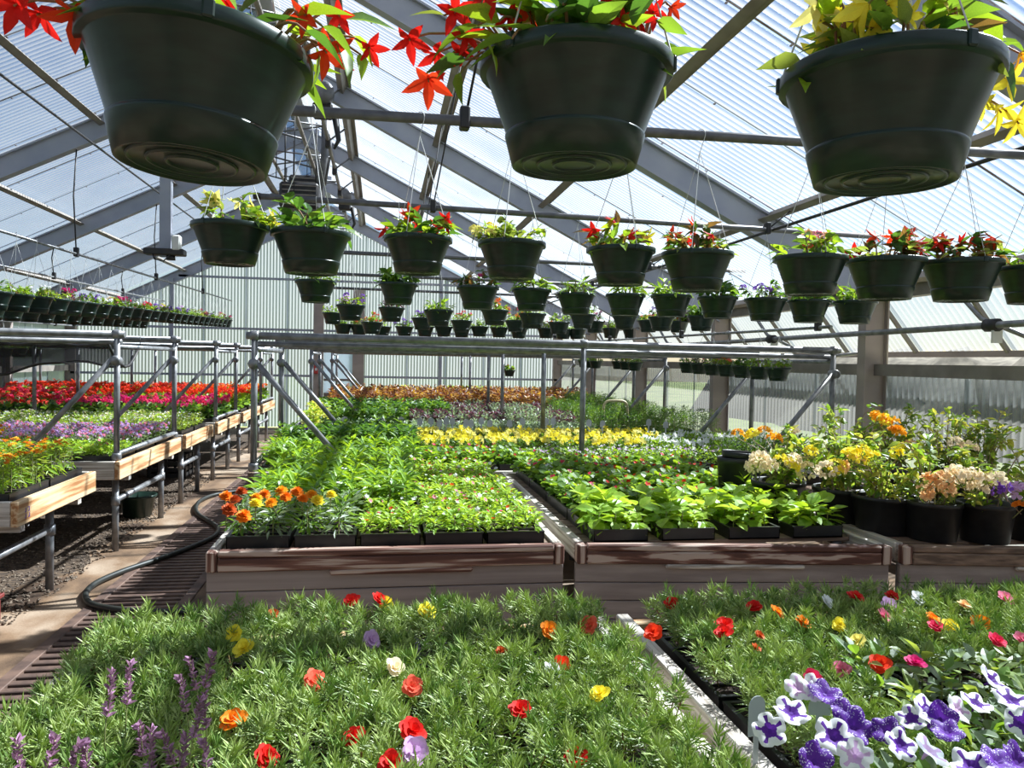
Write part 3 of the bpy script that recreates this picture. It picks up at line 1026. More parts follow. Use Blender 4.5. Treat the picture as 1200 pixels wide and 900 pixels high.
# ---- hose along the grate
hp = [(-.98, 5.02), (-1.3, 5.05), (-1.6, 5.12), (-1.82, 5.26), (-1.93, 5.5), (-1.95, 5.75), (-1.86, 6.05), (-1.68, 6.4), (-1.52, 6.8), (-1.42, 7.15), (-1.46, 7.5), (-1.64, 7.85), (-1.8, 8.15), (-1.9, 8.5), (-1.95, 8.9), (-1.88, 9.3), (-1.62, 9.55), (-1.3, 9.6), (-1.05, 9.5)]
hp = np.array(hp)
tt = np.linspace(0, len(hp) - 1, 110)
pts = np.stack([np.interp(tt, range(len(hp)), hp[:, 0]), np.interp(tt, range(len(hp)), hp[:, 1]), np.full(110, .027)], 1)
for _ in range(6):
    pts[1:-1] = (pts[:-2] + 2 * pts[1:-1] + pts[2:]) / 4
hz = thing('garden_hose', 'black garden hose looping across the drain grate', 'hose', (-1.6, 7, .005))
G().tube(pts, .0205, 10).obj('hose_body', 'hose', hz)
collar(pts[0] + np.array((-.03, 0, 0)), 'x', .026, .06).obj('coupling', 'iron', hz)

# ---- small things on the floor
b = thing('plastic_bucket', 'empty dark green plastic pot standing on gravel under the left bench', 'bucket', (-2.38, 8.2, .012))
G().lathe([(0, .012), (.13, .012), (.165, .2), (.18, .2), (.18, .225), (.16, .225), (.12, .03), (0, .03)], 24, (-2.38, 8.2, .0)).obj('body', 'pot_green', b)
G().lathe([(0, .16), (.14, .16)], 20, (-2.38, 8.2, 0)).obj('soil', 'soil', b)
b = thing('plastic_crate', 'black plastic crate stored under a left bench', 'crate', (-2.75, 10.9, .0))
for k in range(4):
    a = k * PI / 2
    c_, s_ = math.cos(a), math.sin(a)
    for z in (.02, .1, .18, .26):
        G().box((-2.75 + c_ * .22, 10.9 + s_ * .22, .02 + z), (.02 if abs(c_) > .5 else .46, .02 if abs(s_) > .5 else .46, .05)).obj('slat', 'pot_black', b)
    for q in (-.2, 0, .2):
        G().box((-2.75 + c_ * .225 - s_ * q, 10.9 + s_ * .225 + c_ * q, .155), (.03, .03, .3)).obj('rib', 'pot_black', b)
G().box((-2.75, 10.9, .02), (.44, .44, .02)).obj('bottom', 'pot_black', b)
b = thing('plastic_crate', 'dark red plastic crate at the aisle beside the zinnia bench', 'crate', (-2.38, 4.93, 0))
for k in range(4):
    a = k * PI / 2
    c_, s_ = math.cos(a), math.sin(a)
    G().box((-2.38 + c_ * .13, 4.93 + s_ * .13, .09), (.012 if abs(c_) > .5 else .27, .012 if abs(s_) > .5 else .27, .16), bev=.003).obj('side', 'red_crate', b)
    G().box((-2.38 + c_ * .14, 4.93 + s_ * .14, .16), (.024 if abs(c_) > .5 else .3, .024 if abs(s_) > .5 else .3, .025), bev=.004).obj('rim', 'red_crate', b)
G().box((-2.38, 4.93, .016), (.25, .25, .02)).obj('bottom', 'red_crate', b)
b = thing('fire_call_box', 'small red call box on the post beside the back door', 'call box', (-1.44, 18.06, 1.28))
G().box((-1.44, 18.1, 1.36), (.1, .06, .2), bev=.01).obj('housing', 'red_box', b)
G().box((-1.44, 18.065, 1.36), (.05, .015, .06)).obj('plate', 'plastic_white', b)
p = atZ(721, 490, .98)
b = thing('hoop_handle', 'cream tubular hoop handle rising among the greens', 'handle', (p[0], p[1], .76))
hx = np.linspace(0, PI, 13)
pth = [(p[0] - .15, p[1], .76)] + [(p[0] - .15 * np.sign(math.cos(a)) * abs(math.cos(a)) ** .5, p[1], 1.06 + .13 * math.sin(a) ** .6) for a in hx] + [(p[0] + .15, p[1], .76)]
G().tube(pth, .016, 8).obj('tube', 'cream_tube', b)
for s_ in (-1, 1):
    collar((p[0] + .15 * s_, p[1], .98), 'z', .024, .06).obj('grip', 'iron', b)

# ================================================================== PLANT TRAYS
TW, TD, TH = .275, .535, .06


def tray_geo(w_, d_, h_, m=0):
    g = G()
    t_ = .004
    for s_ in (-1, 1):
        g.box((s_ * (w_ / 2 - t_ / 2), 0, h_ / 2), (t_, d_, h_), m)
        g.box((0, s_ * (d_ / 2 - t_ / 2), h_ / 2), (w_, t_, h_), m)
        g.box((s_ * (w_ / 2 - .006), 0, h_ - .003), (.014, d_ + .004, .007), m)
        g.box((0, s_ * (d_ / 2 - .006), h_ - .003), (w_ + .004, .014, .007), m)
    for k in range(1, 6):
        g.box((0, -d_ / 2 + d_ * k / 6, h_ * .5), (w_ - .01, .006, h_ * .86), m)
    g.box((0, 0, h_ * .5), (.006, d_ - .01, h_ * .86), m)
    g.box((0, 0, .004), (w_, d_, .008), m)
    return g


TRAY = tray_geo(TW, TD, TH).mesh('tray', ['tray_black'])
SOIL = G().box((0, 0, TH * .72), (TW - .02, TD - .02, .01)).mesh('soil', ['soil'])


def plants(g, w_, d_, nx_, ny_, h, nl, L, tm, mats, pitch=(-.2, .9), spread=.5, jit=.25, z0=TH * .8, stem=None, mi=0, edge=0.0):
    """rosette-to-bushy plants on a jittered grid; mats: count of leaf material slots starting at mi"""
    cw, cd_ = w_ / nx_, d_ / ny_
    P = np.array([(-w_ / 2 + cw * (i + .5), -d_ / 2 + cd_ * (j + .5)) for i in range(nx_) for j in range(ny_)])
    P = P + rng.normal(0, jit, P.shape) * (cw * .5, cd_ * .5)
    n_ = len(P)
    hh = rng.uniform(h[0], h[1], n_)
    idx = np.repeat(np.arange(n_), nl)
    N_ = len(idx)
    t_ = rng.uniform(0, 1, N_)
    az = rng.uniform(0, 2 * PI, N_)
    r0 = spread * min(cw, cd_) * .5 * rng.uniform(0, 1, N_)
    z = z0 + hh[idx] * (.15 + .85 * t_)
    pos = np.stack([P[idx, 0] + r0 * np.cos(az), P[idx, 1] + r0 * np.sin(az), z], 1)
    pt = pitch[0] + (pitch[1] - pitch[0]) * t_ + rng.normal(0, .22, N_)
    pmat = rng.integers(0, mats, n_)
    mm = mi + np.where(rng.uniform(0, 1, N_) < .7, pmat[idx], rng.integers(0, mats, N_))
    g.scat(tm, pos, az + rng.normal(0, .3, N_), pt, rng.normal(0, .35, N_), rng.uniform(L[0], L[1], N_), mm)
    return P, hh


def blooms(g, P, hh, per, tm, size, nm, mi=0, zoff=(0, .02), spread=.04, tilt=.5, z0=TH * .8, prob=1.0):
    idx = np.repeat(np.arange(len(P)), per)
    idx = idx[rng.uniform(0, 1, len(idx)) < prob]
    N_ = len(idx)
    if not N_:
        return
    a = rng.uniform(0, 2 * PI, N_)
    r = spread * np.sqrt(rng.uniform(0, 1, N_))
    pos = np.stack([P[idx, 0] + r * np.cos(a), P[idx, 1] + r * np.sin(a), z0 + hh[idx] + rng.uniform(*zoff, N_)], 1)
    mm = mi + rng.integers(0, nm, N_)
    g.scat(tm, pos, rng.uniform(0, 6, N_), rng.normal(0, tilt, N_), rng.normal(0, tilt, N_), rng.uniform(size[0], size[1], N_), mm)


VAR = {}
# name: (words for the label, leaf mats, plant kwargs, flower mats, bloom kwargs)
SPEC = {
    'marigold': ('orange and yellow marigolds', ['leaf_mid', 'leaf_grey'], dict(nx_=2, ny_=4, h=(.11, .15), nl=60, L=(.04, .07), tm=L_NARROW, pitch=(-.6, .8), spread=.9), ['fl_orange', 'fl_amber', 'fl_yellow', 'fl_rust'], None),
    'impatiens': ('pink and white impatiens', ['leaf_bright', 'leaf_lime'], dict(nx_=3, ny_=6, h=(.06, .1), nl=34, L=(.025, .045), tm=L_OVAL, pitch=(-.3, .7), spread=.9), ['fl_hotpink', 'fl_white', 'fl_pink', 'fl_scarlet'], dict(per=2, tm=F_FIVE, size=(.01, .017), prob=.45)),
    'pepper': ('glossy bright green pepper seedlings', ['leaf_bright', 'leaf_mid'], dict(nx_=3, ny_=6, h=(.12, .19), nl=26, L=(.06, .1), tm=L_LANCE, pitch=(-.5, .7), spread=.6), [], None),
    'basil': ('broad lime leaved seedlings', ['leaf_lime', 'leaf_bright'], dict(nx_=3, ny_=5, h=(.08, .14), nl=14, L=(.06, .095), tm=L_WIDE, pitch=(-.5, .55), spread=.5), [], None),
    'begonia': ('pink and red bedding begonias', ['leaf_bright', 'leaf_mid'], dict(nx_=3, ny_=6, h=(.07, .11), nl=24, L=(.035, .055), tm=L_ROUND, pitch=(-.4, .6), spread=.8), ['fl_hotpink', 'fl_pink', 'fl_white', 'fl_red'], dict(per=2, tm=F_FIVE, size=(.014, .024), prob=.42)),
    'dark_green': ('dark green leafy bedding plants', ['leaf_dark', 'leaf_mid'], dict(nx_=3, ny_=6, h=(.16, .25), nl=30, L=(.05, .085), tm=L_OVAL, pitch=(-.5, .7), spread=.7), [], None),
    'pansy': ('yellow pansies', ['leaf_mid', 'leaf_dark'], dict(nx_=3, ny_=6, h=(.09, .13), nl=22, L=(.03, .05), tm=L_SIMPLE, spread=.8), ['fl_yellow', 'fl_yellow', 'fl_pale'], dict(per=3, tm=F_FIVE, size=(.024, .036), tilt=.9, zoff=(.0, .04), spread=.05)),
    'petunia_white': ('white petunias', ['leaf_bright', 'leaf_mid'], dict(nx_=3, ny_=5, h=(.09, .13), nl=26, L=(.035, .055), tm=L_SIMPLE, spread=.9), ['fl_white'], dict(per=2, tm=F_FIVE, size=(.032, .046), tilt=.8, spread=.06, prob=.6)),
    'lavender': ('pale lavender flowering bedding plants', ['leaf_mid', 'leaf_bright'], dict(nx_=3, ny_=6, h=(.07, .11), nl=26, L=(.025, .04), tm=L_SIMPLE, spread=.9), ['fl_lilac', 'fl_white'], dict(per=3, tm=F_TINY, size=(.01, .018), spread=.05)),
    'alyssum': ('lavender pink alyssum', ['leaf_mid', 'leaf_grey'], dict(nx_=3, ny_=6, h=(.09, .13), nl=18, L=(.03, .045), tm=L_SIMPLE, spread=.9), ['fl_lavender', 'fl_lilac', 'fl_pink'], dict(per=6, tm=F_UMBEL_S, size=(.014, .024), spread=.055, zoff=(-.02, .03))),
    'pale_green': ('pale green white flowering plants', ['leaf_olive', 'leaf_lime'], dict(nx_=3, ny_=6, h=(.1, .15), nl=26, L=(.03, .05), tm=L_SIMPLE, spread=.9), ['fl_cream', 'fl_white'], dict(per=2, tm=F_TINY, size=(.012, .02), spread=.05)),
    'magenta_ger': ('magenta geraniums', ['leaf_mid', 'leaf_dark'], dict(nx_=2, ny_=4, h=(.14, .2), nl=20, L=(.05, .08), tm=L_ROUND, spread=.8), ['fl_magenta', 'fl_hotpink'], dict(per=3, tm=F_UMBEL_S, size=(.035, .05), zoff=(.02, .08), spread=.06)),
    'red_ger': ('red geraniums', ['leaf_mid', 'leaf_bright'], dict(nx_=2, ny_=4, h=(.16, .22), nl=20, L=(.05, .08), tm=L_ROUND, spread=.8), ['fl_red', 'fl_scarlet'], dict(per=3, tm=F_UMBEL_S, size=(.035, .052), zoff=(.02, .1), spread=.06)),
    'pink_ger': ('rose red geraniums', ['leaf_mid', 'leaf_dark'], dict(nx_=2, ny_=4, h=(.15, .2), nl=20, L=(.05, .08), tm=L_ROUND, spread=.8), ['fl_hotpink', 'fl_red', 'fl_coral'], dict(per=3, tm=F_UMBEL_S, size=(.035, .05), zoff=(.02, .08), spread=.06)),
    'orange_ger': ('orange red geraniums', ['leaf_bright', 'leaf_mid'], dict(nx_=2, ny_=4, h=(.16, .22), nl=20, L=(.05, .08), tm=L_ROUND, spread=.8), ['fl_scarlet', 'fl_orange'], dict(per=3, tm=F_UMBEL_S, size=(.035, .05), zoff=(.02, .09), spread=.06)),
    'zinnia': ('orange zinnias', ['leaf_bright', 'leaf_olive'], dict(nx_=3, ny_=6, h=(.16, .22), nl=26, L=(.045, .07), tm=L_NARROW, pitch=(-.7, .5), spread=.7), ['fl_orange', 'fl_orange', 'fl_amber'], dict(per=2, tm=F_DAISY, size=(.02, .028), tilt=.25, zoff=(.0, .03), spread=.04, prob=.85)),
    'white_mix': ('white and yellow bedding flowers', ['leaf_mid', 'leaf_olive'], dict(nx_=3, ny_=6, h=(.09, .13), nl=20, L=(.03, .05), tm=L_SIMPLE, spread=.9), ['fl_white', 'fl_white', 'fl_yellow'], dict(per=3, tm=F_FIVE, size=(.014, .024), spread=.05)),
    'marigold_far': ('red orange marigolds', ['leaf_mid'], dict(nx_=3, ny_=5, h=(.1, .14), nl=22, L=(.03, .05), tm=L_NARROW, spread=.9), ['fl_orange', 'fl_scarlet', 'fl_amber', 'fl_yellow'], dict(per=3, tm=F_POM_S, size=(.018, .026), spread=.05)),
    'purple_leaf': ('dark purple foliage plants', ['leaf_purple', 'leaf_grey'], dict(nx_=3, ny_=6, h=(.15, .23), nl=30, L=(.035, .06), tm=L_SIMPLE, spread=.8), [], None),
    'herb': ('fine leaved green herbs', ['leaf_mid', 'leaf_dark'], dict(nx_=3, ny_=6, h=(.2, .32), nl=70, L=(.022, .04), tm=L_NARROW, spread=.9), [], None),
    'coleus': ('orange bronze coleus', ['leaf_coleus', 'leaf_coleus_dark'], dict(nx_=3, ny_=5, h=(.22, .34), nl=26, L=(.05, .08), tm=L_OVAL, pitch=(-.5, .6), spread=.8), [], None),
    'coleus_yellow': ('yellow green coleus', ['leaf_yellow', 'leaf_lime'], dict(nx_=3, ny_=5, h=(.2, .3), nl=24, L=(.05, .08), tm=L_OVAL, pitch=(-.5, .6), spread=.8), [], None),
    'grey_leaf': ('silver grey foliage plants', ['leaf_grey'], dict(nx_=3, ny_=6, h=(.1, .15), nl=24, L=(.04, .06), tm=L_SIMPLE, spread=.8), [], None),
    'violet': ('violet flowering plants', ['leaf_dark', 'leaf_mid'], dict(nx_=2, ny_=4, h=(.12, .18), nl=30, L=(.04, .07), tm=L_LANCE, spread=.8), ['fl_violet', 'fl_purple'], dict(per=4, tm=F_FIVE, size=(.016, .026), spread=.05)),
}


def build_var(k):
    words, lm, pk, fm, bk_ = SPEC[k]
    out = []
    for v_ in range(2):
        g = G()
        P, hh = plants(g, TW - .02, TD - .02, mats=len(lm), **pk)
        # short stems
        for p, h_ in zip(P, hh):
            g.tube([(p[0], p[1], TH * .6), (p[0], p[1], TH * .8 + h_ * .8)], .0025, 4, len(lm), caps=False)
        fo = g.mesh('foliage', lm + ['stem'])
        fl = None
        if bk_:
            g = G()
            blooms(g, P, hh, nm=len(fm), **bk_)
            if g.n:
                fl = g.mesh('flowers', fm)
        out.append((fo, fl))
    VAR[k] = out
    return out


TNAME = {'marigold': 'marigold_tray', 'impatiens': 'impatiens_tray', 'pepper': 'pepper_tray', 'basil': 'seedling_tray', 'begonia': 'begonia_tray', 'dark_green': 'bedding_plant_tray', 'pansy': 'pansy_tray', 'petunia_white': 'white_petunia_tray', 'lavender': 'lavender_flower_tray', 'alyssum': 'alyssum_tray', 'pale_green': 'pale_plant_tray', 'magenta_ger': 'magenta_geranium_tray', 'red_ger': 'red_geranium_tray', 'pink_ger': 'rose_geranium_tray', 'orange_ger': 'orange_geranium_tray', 'zinnia': 'zinnia_tray', 'white_mix': 'white_flower_tray', 'marigold_far': 'marigold_tray', 'purple_leaf': 'purple_foliage_tray', 'herb': 'herb_tray', 'coleus': 'coleus_tray', 'coleus_yellow': 'yellow_coleus_tray', 'grey_leaf': 'silver_foliage_tray', 'violet': 'violet_flower_tray'}
TRAYS = []


def put_tray(k, x, y, z, rot, where, loc_ok=None):
    words = SPEC[k][0]
    v_ = (VAR.get(k) or build_var(k))[random.randrange(2)]
    t = thing(TNAME[k], 'black tray of %s %s' % (words, where), 'plant tray', (x, y, z), rot + (PI if random.random() < .5 else 0), group='trays of %s %s' % (words, where))
    link('tray', TRAY, t)
    link('soil', SOIL, t)
    stuff(link('foliage', v_[0], t))
    if v_[1]:
        stuff(link('flowers', v_[1], t))
    TRAYS.append((x, y, z, t))
    return t


def fill(X0, X1, Ya, Yb, z, fn, where, along='y', keep=None):
    w_, d_ = (TW + .012, TD + .012) if along == 'y' else (TD + .012, TW + .012)
    nx_, ny_ = max(1, int((X1 - X0) / w_ + .02)), max(1, int((Yb - Ya) / d_ + .02))
    sx, sy = (X1 - X0) / nx_, (Yb - Ya) / ny_
    for j in range(ny_):
        for i in range(nx_):
            x, y = X0 + sx * (i + .5), Ya + sy * (j + .5)
            if keep and not keep(x, y):
                continue
            k = fn(x, y)
            if k:
                put_tray(k, x, y, z, 0 if along == 'y' else PI / 2, where)


ZB = ZD + .0005
# front middle benches
fill(-.68, .8, 3.58, 5.78, ZB + .01, lambda x, y: 'marigold' if (x < -.1 and y < 3.9) else ('impatiens' if (y < 4.15 or x > .35) else 'pepper'), 'on the marigold bench', 'y')
fill(1.0, 2.4, 3.58, 5.78, ZB + .01, lambda x, y: ('basil' if y < 4.15 or (x > 1.9 and y < 4.5) else 'begonia'), 'on the lime seedling bench', 'y')
fill(2.56, 3.3, 5.2, 5.78, ZB + .01, lambda x, y: 'herb', 'beside the bougainvillea pots', 'y')


def m2(x, y):
    if y < 6.55:
        return 'pepper' if x < .2 else ('begonia' if x < 1.3 else 'lavender')
    if y < 7.2:
        return 'dark_green' if x < .2 else ('pansy' if x < 2.3 else 'petunia_white')
    return 'violet' if x < -.7 else ('dark_green' if x < .3 else ('pansy' if x < 2.6 else 'petunia_white'))


fill(-.88, 3.95, 5.97, 7.78, ZB, m2, 'under the first pipe frame')
fill(-.86, 3.95, 8.22, 9.83, ZB, lambda x, y: ('coleus_yellow' if x < -.45 else 'grey_leaf' if y < 8.75 else 'dark_green') if x < .3 else ('grey_leaf' if y < 8.7 and x < 2.4 else 'purple_leaf' if x < 2.4 else 'herb'), 'on the grey tag bench')
fill(-.84, 3.95, 10.27, 11.83, ZB, lambda x, y: 'dark_green' if x < 1.0 else ('purple_leaf' if x < 2.6 else 'herb'), 'under the second pipe frame')
fill(-.82, 3.95, 12.27, 13.73, ZB, lambda x, y: 'coleus' if x < 3.2 else 'herb', 'before the back row')
fill(-.8, 3.95, 14.17, 15.83, ZB, lambda x, y: 'coleus' if y < 15.3 else 'coleus_yellow', 'by the back wall')
kl = lambda x, y: x > -.5 * y - .35
fill(-6.3, LX - .06, 4.81, 5.935, ZB, lambda x, y: 'zinnia', 'on the ink marked bench', keep=kl)
fill(-6.3, LX - .06, 6.56, 8.34, ZB, lambda x, y: ('impatiens' if y < 7.15 else 'alyssum') if x > -3.3 or y > 7.75 else ('marigold_far' if y < 7.75 else 'white_mix'), 'under the shade cloth frame', keep=kl)
fill(-6.3, LX - .06, 8.68, 9.89, ZB, lambda x, y: 'pale_green' if x > -4.2 else ('white_mix' if x > -5 else 'marigold_far'), 'behind the lavender alyssum', keep=kl)
fill(-6.3, LX - .06, 10.31, 11.74, ZB, lambda x, y: 'magenta_ger' if x > -4 else 'pink_ger', 'on the left framed bench', keep=kl)
fill(-6.3, LX - .06, 12.16, 13.64, ZB, lambda x, y: 'red_ger' if x > -4.6 else 'pink_ger', 'on the left unframed bench', keep=kl)
fill(-6.3, LX - .06, 14.06, 15.54, ZB, lambda x, y: 'orange_ger' if x > -3.3 else 'red_ger', 'near the left back corner', keep=kl)

# ---- foreground portulaca trays
ZF = ZD - .04 + .0005
PORT = []
for v_ in range(4):
    g = G()
    nS = 210
    P = np.stack([rng.uniform(-TW / 2 - .012, TW / 2 + .012, nS), rng.uniform(-TD / 2 - .012, TD / 2 + .012, nS)], 1)
    hz_ = rng.uniform(.045, .105, nS) + .02 * np.sin(P[:, 0] * 40) * np.cos(P[:, 1] * 30)
    for i in range(nS):
        az, el = rng.uniform(0, 2 * PI), rng.uniform(.5, 1.5)
        d = np.array((math.cos(az) * math.cos(el), math.sin(az) * math.cos(el), math.sin(el)))
        base = np.array((P[i, 0], P[i, 1], TH * .9 + hz_[i]))
        n_ = 30
        t_ = rng.uniform(0, 1, n_)
        pos = base + d * (t_[:, None] * .045 - .02)
        a2 = rng.uniform(0, 2 * PI, n_)
        pt = -.05 + 1.15 * t_ + rng.normal(0, .25, n_)
        # needles fan around the shoot
        g.scat(NEED, pos, a2, pt, 0, rng.uniform(.026, .042, n_), int(rng.uniform() < .3))
    nst = 30
    for i in range(nst):
        p = P[i]
        g.tube([(p[0] * .7, p[1] * .8, TH * .8), (p[0], p[1], TH * .9 + hz_[i])], .0022, 4, 2, caps=False)
    PORT.append(g.mesh('foliage', ['leaf_port', 'leaf_port_dark', 'stem_red']))


def port_tray(x, y, where):
    t = thing('portulaca_tray', 'black tray of needle leaved portulaca %s' % where, 'plant tray', (x, y, ZF), PI if random.random() < .5 else 0, group='portulaca trays %s' % where)
    link('tray', TRAY, t)
    link('soil', SOIL, t)
    stuff(link('foliage', PORT[random.randrange(4)], t))
    TRAYS.append((x, y, ZF, t))
    return t


for i in range(5):
    for j in range(3):
        port_tray(-.63 + i * .295, 1.03 + j * .55 + (.02 if i % 2 else 0), 'on the bench by the grate')
for i in range(6):
    for j in range(3):
        if j == 2 or (j == 1 and i == 0):
            port_tray(1.02 + i * .295, 1.0 + j * .56, 'behind the petunias')

# petunia trays
PETF = []
for v_ in range(2):
    g = G()
    P, hh = plants(g, TW - .01, TD - .01, 3, 5, (.09, .15), 34, (.035, .06), L_OVAL, 3, pitch=(-.4, .8), spread=1.0)
    for p, h_ in zip(P, hh):
        g.tube([(p[0], p[1], TH * .6), (p[0], p[1], TH * .8 + h_ * .8)], .0025, 4, 3, caps=False)
    PETF.append(g.mesh('foliage', ['leaf_mid', 'leaf_olive', 'leaf_grey', 'stem']))
for i in range(6):
    for j in range(2):
        if j == 1 and i == 0:
            continue
        t = thing('petunia_tray', 'black tray of purple and white petunias', 'plant tray', (1.02 + i * .295, 1.0 + j * .56, ZF), group='petunia trays')
        link('tray', TRAY, t)
        link('soil', SOIL, t)
        stuff(link('foliage', PETF[(i + j) % 2], t))
        TRAYS.append((1.02 + i * .295, 1.0 + j * .56, ZF, t))

# ---- single blooms placed on trays
FM = {}


def fmesh(kind, mats):
    key = (kind, tuple(mats))
    if key not in FM:
        g = G()
        if kind == 'port':
            g.add(*F_PORT)
            g.tube([(0, 0, -1.6), (0, 0, 0)], .06, 5, 1 if len(mats) > 1 else 0)
        elif kind == 'pom':
            g.add(*F_POM)
            g.add(F_POM[0] * .7 + (0, 0, .3), F_POM[1])
            g.tube([(0, 0, -2), (0, 0, 0)], .06, 5, 1 if len(mats) > 1 else 0)
        elif kind == 'bell':
            g.add(*F_BELL)
            g.tube([(0, 0, -.45), (0, 0, .2)], .035, 5, len(mats) - 1)
        elif kind == 'petunia':
            # five lobed trumpet: mats = petal edge, star centre, tube
            n5 = 40
            V, F, M_ = [], [], []
            rr = (.12, .45, .8, 1.0)
            for i in range(n5):
                a = 2 * PI * i / n5
                lobe = .78 + .22 * abs(math.cos(2.5 * a)) ** .7 + .03 * math.sin(9 * a + 1)
                for q, r in enumerate(rr):
                    V.append((r * lobe * math.cos(a), r * lobe * math.sin(a), -.35 * (1 - r) ** 2 + (.1 * math.cos(5 * a) * r + .05 * math.sin(3 * a + 2) if q > 1 else 0) - (.07 if q == 3 else 0)))
            for i in range(n5):
                j = (i + 1) % n5
                a = 2 * PI * (i + .5) / n5
                star = abs(math.sin(2.5 * a)) < .25        # dark bands along the lobe centres
                for q in range(3):
                    F.append((i * 4 + q, j * 4 + q, j * 4 + q + 1, i * 4 + q + 1))
                    M_.append(1 if (q == 0 or (star and q < 2)) else 0)
            g.add(V, F, M_, True)
            g.tube([(0, 0, -.8), (.05, 0, -.5), (0, 0, -.25)], .06, 6, 1, r1=.13)
        elif kind == 'cluster':
            U = umbel(16, .75, .45, ring(P_ROUND, [(3, .5, 1, 0, 0)]))
            g.add(*U)
            g.tube([(0, 0, -1.2), (0, 0, .2)], .05, 5, len(mats) - 1)
        elif kind == 'umbel':
            g.add(*F_UMBEL)
            g.tube([(0, 0, -1.4), (0, 0, .2)], .06, 5, len(mats) - 1)
        elif kind == 'spike':
            for z in np.linspace(-2.2, 1, 9):
                n_ = 5
                a = rng.uniform(0, 6, n_)
                g.scat(leaf(.5, .2, -.2), np.stack([0 * a, 0 * a, z + 0 * a], 1), a, rng.uniform(.1, .8, n_), rng.normal(0, .4, n_), rng.uniform(.5, .85, n_), rng.integers(0, 2, n_))
            g.tube([(0, 0, -6), (.15, 0, -3), (0, 0, 1)], .06, 5, 2)
        FM[key] = g.mesh('flower', mats)
    return FM[key]


def bloom_at(p, kind, mats, size, tilt=None, parent=None, name='flower'):
    if parent is None:
        parent = min(TRAYS, key=lambda q: abs(q[0] - p[0]) / TW + abs(q[1] - p[1]) / TD)[3]
    o = link(name, fmesh(kind, mats), parent)
    off = np.array(p) - np.array(parent.location)
    rz = parent.rotation_euler[2]
    c_, s_ = math.cos(-rz), math.sin(-rz)
    o.location = (off[0] * c_ - off[1] * s_, off[0] * s_ + off[1] * c_, off[2])
    o.scale = (size,) * 3
    tl = tilt or (random.uniform(.15, 1.0), random.uniform(-.5, .5))
    Rm = Matrix.Rotation(-rz, 3, 'Z') @ Matrix.Rotation(tl[0], 3, 'X') @ Matrix.Rotation(tl[1], 3, 'Y') @ Matrix.Rotation(random.uniform(0, 6), 3, 'Z')
    o.rotation_euler = Rm.to_euler()
    return o


FL1 = '''275 743 yellow;287 760 yellow;273 846 orange;482 805 coral;453 707 yellow;444 702 red;412 705 red;499 717 yellow;435 750 lilac;462 783 cream;643 738 orange;587 763 rust;657 780 scarlet;647 787 white;704 814 yellow;610 832 red;485 882 lilac;458 894 red;675 890 red;312 888 red;367 799 coral;320 719 rust;415 865 red;483 858 red;690 732 coral;787 708 red;765 742 scarlet;849 733 red;849 742 red;883 712 red;910 718 orange;940 730 orange;984 733 yellow;890 745 rust;1005 752 pale;1003 701 red;1045 699 red;1035 723 pink;1040 711 lilac;1075 701 white;1112 735 yellow;1097 735 hotpink;1130 710 peach;1148 730 orange;1178 702 pink;1168 752 hotpink;1197 750 pink;1032 779 scarlet;987 785 pink;952 794 hotpink;1073 778 magenta;968 705 white;886 760 rust;1092 727 orange'''
for s_ in FL1.split(';'):
    x, y, c_ = s_.split()
    p = atZ(float(x), float(y), .88 + random.uniform(0, .015))
    bloom_at(p, 'port', ['fl_' + c_, 'stem'], random.uniform(.023, .031) if c_ not in ('rust',) else .016)
FL2 = '''902 855 s;928 832 s;937 805 w;955 806 w;968 810 g;995 838 g;1002 850 g;978 862 s;1002 885 w;958 892 g;1068 840 s;1103 842 g;1110 855 g;1057 872 s;1092 878 w;1125 830 w;1145 822 s;1165 795 s;1186 818 s;1196 846 s;1170 890 g;1140 897 s;1196 892 g;1090 832 s;1040 855 g'''
for s_ in FL2.split(';'):
    x, y, c_ = s_.split()
    p = atZ(float(x), float(y), .955 + random.uniform(0, .02))
    bloom_at(p, 'petunia', {'s': ['fl_white', 'fl_purple'], 'w': ['fl_white', 'fl_lilac'], 'g': ['fl_galaxy', 'fl_purple']}[c_], random.uniform(.03, .038), tilt=(random.uniform(.3, 1.0), random.uniform(-.5, .5)))
# marigold heads
for s_ in '265 583 o;283 577 r;300 585 a;318 590 a;310 580 o;335 583 o;348 578 o;365 582 a;372 588 y;388 581 y;276 588 r;330 577 a;355 585 o;300 592 y;285 606 o;268 598 r'.split(';'):
    x, y, c_ = s_.split()
    p = atZ(float(x), float(y), 1.0)
    bloom_at(p, 'pom', ['fl_' + dict(o='orange', r='rust', a='amber', y='yellow')[c_], 'stem'], random.uniform(.03, .038), tilt=(random.uniform(0, .6), random.uniform(-.3, .3)))

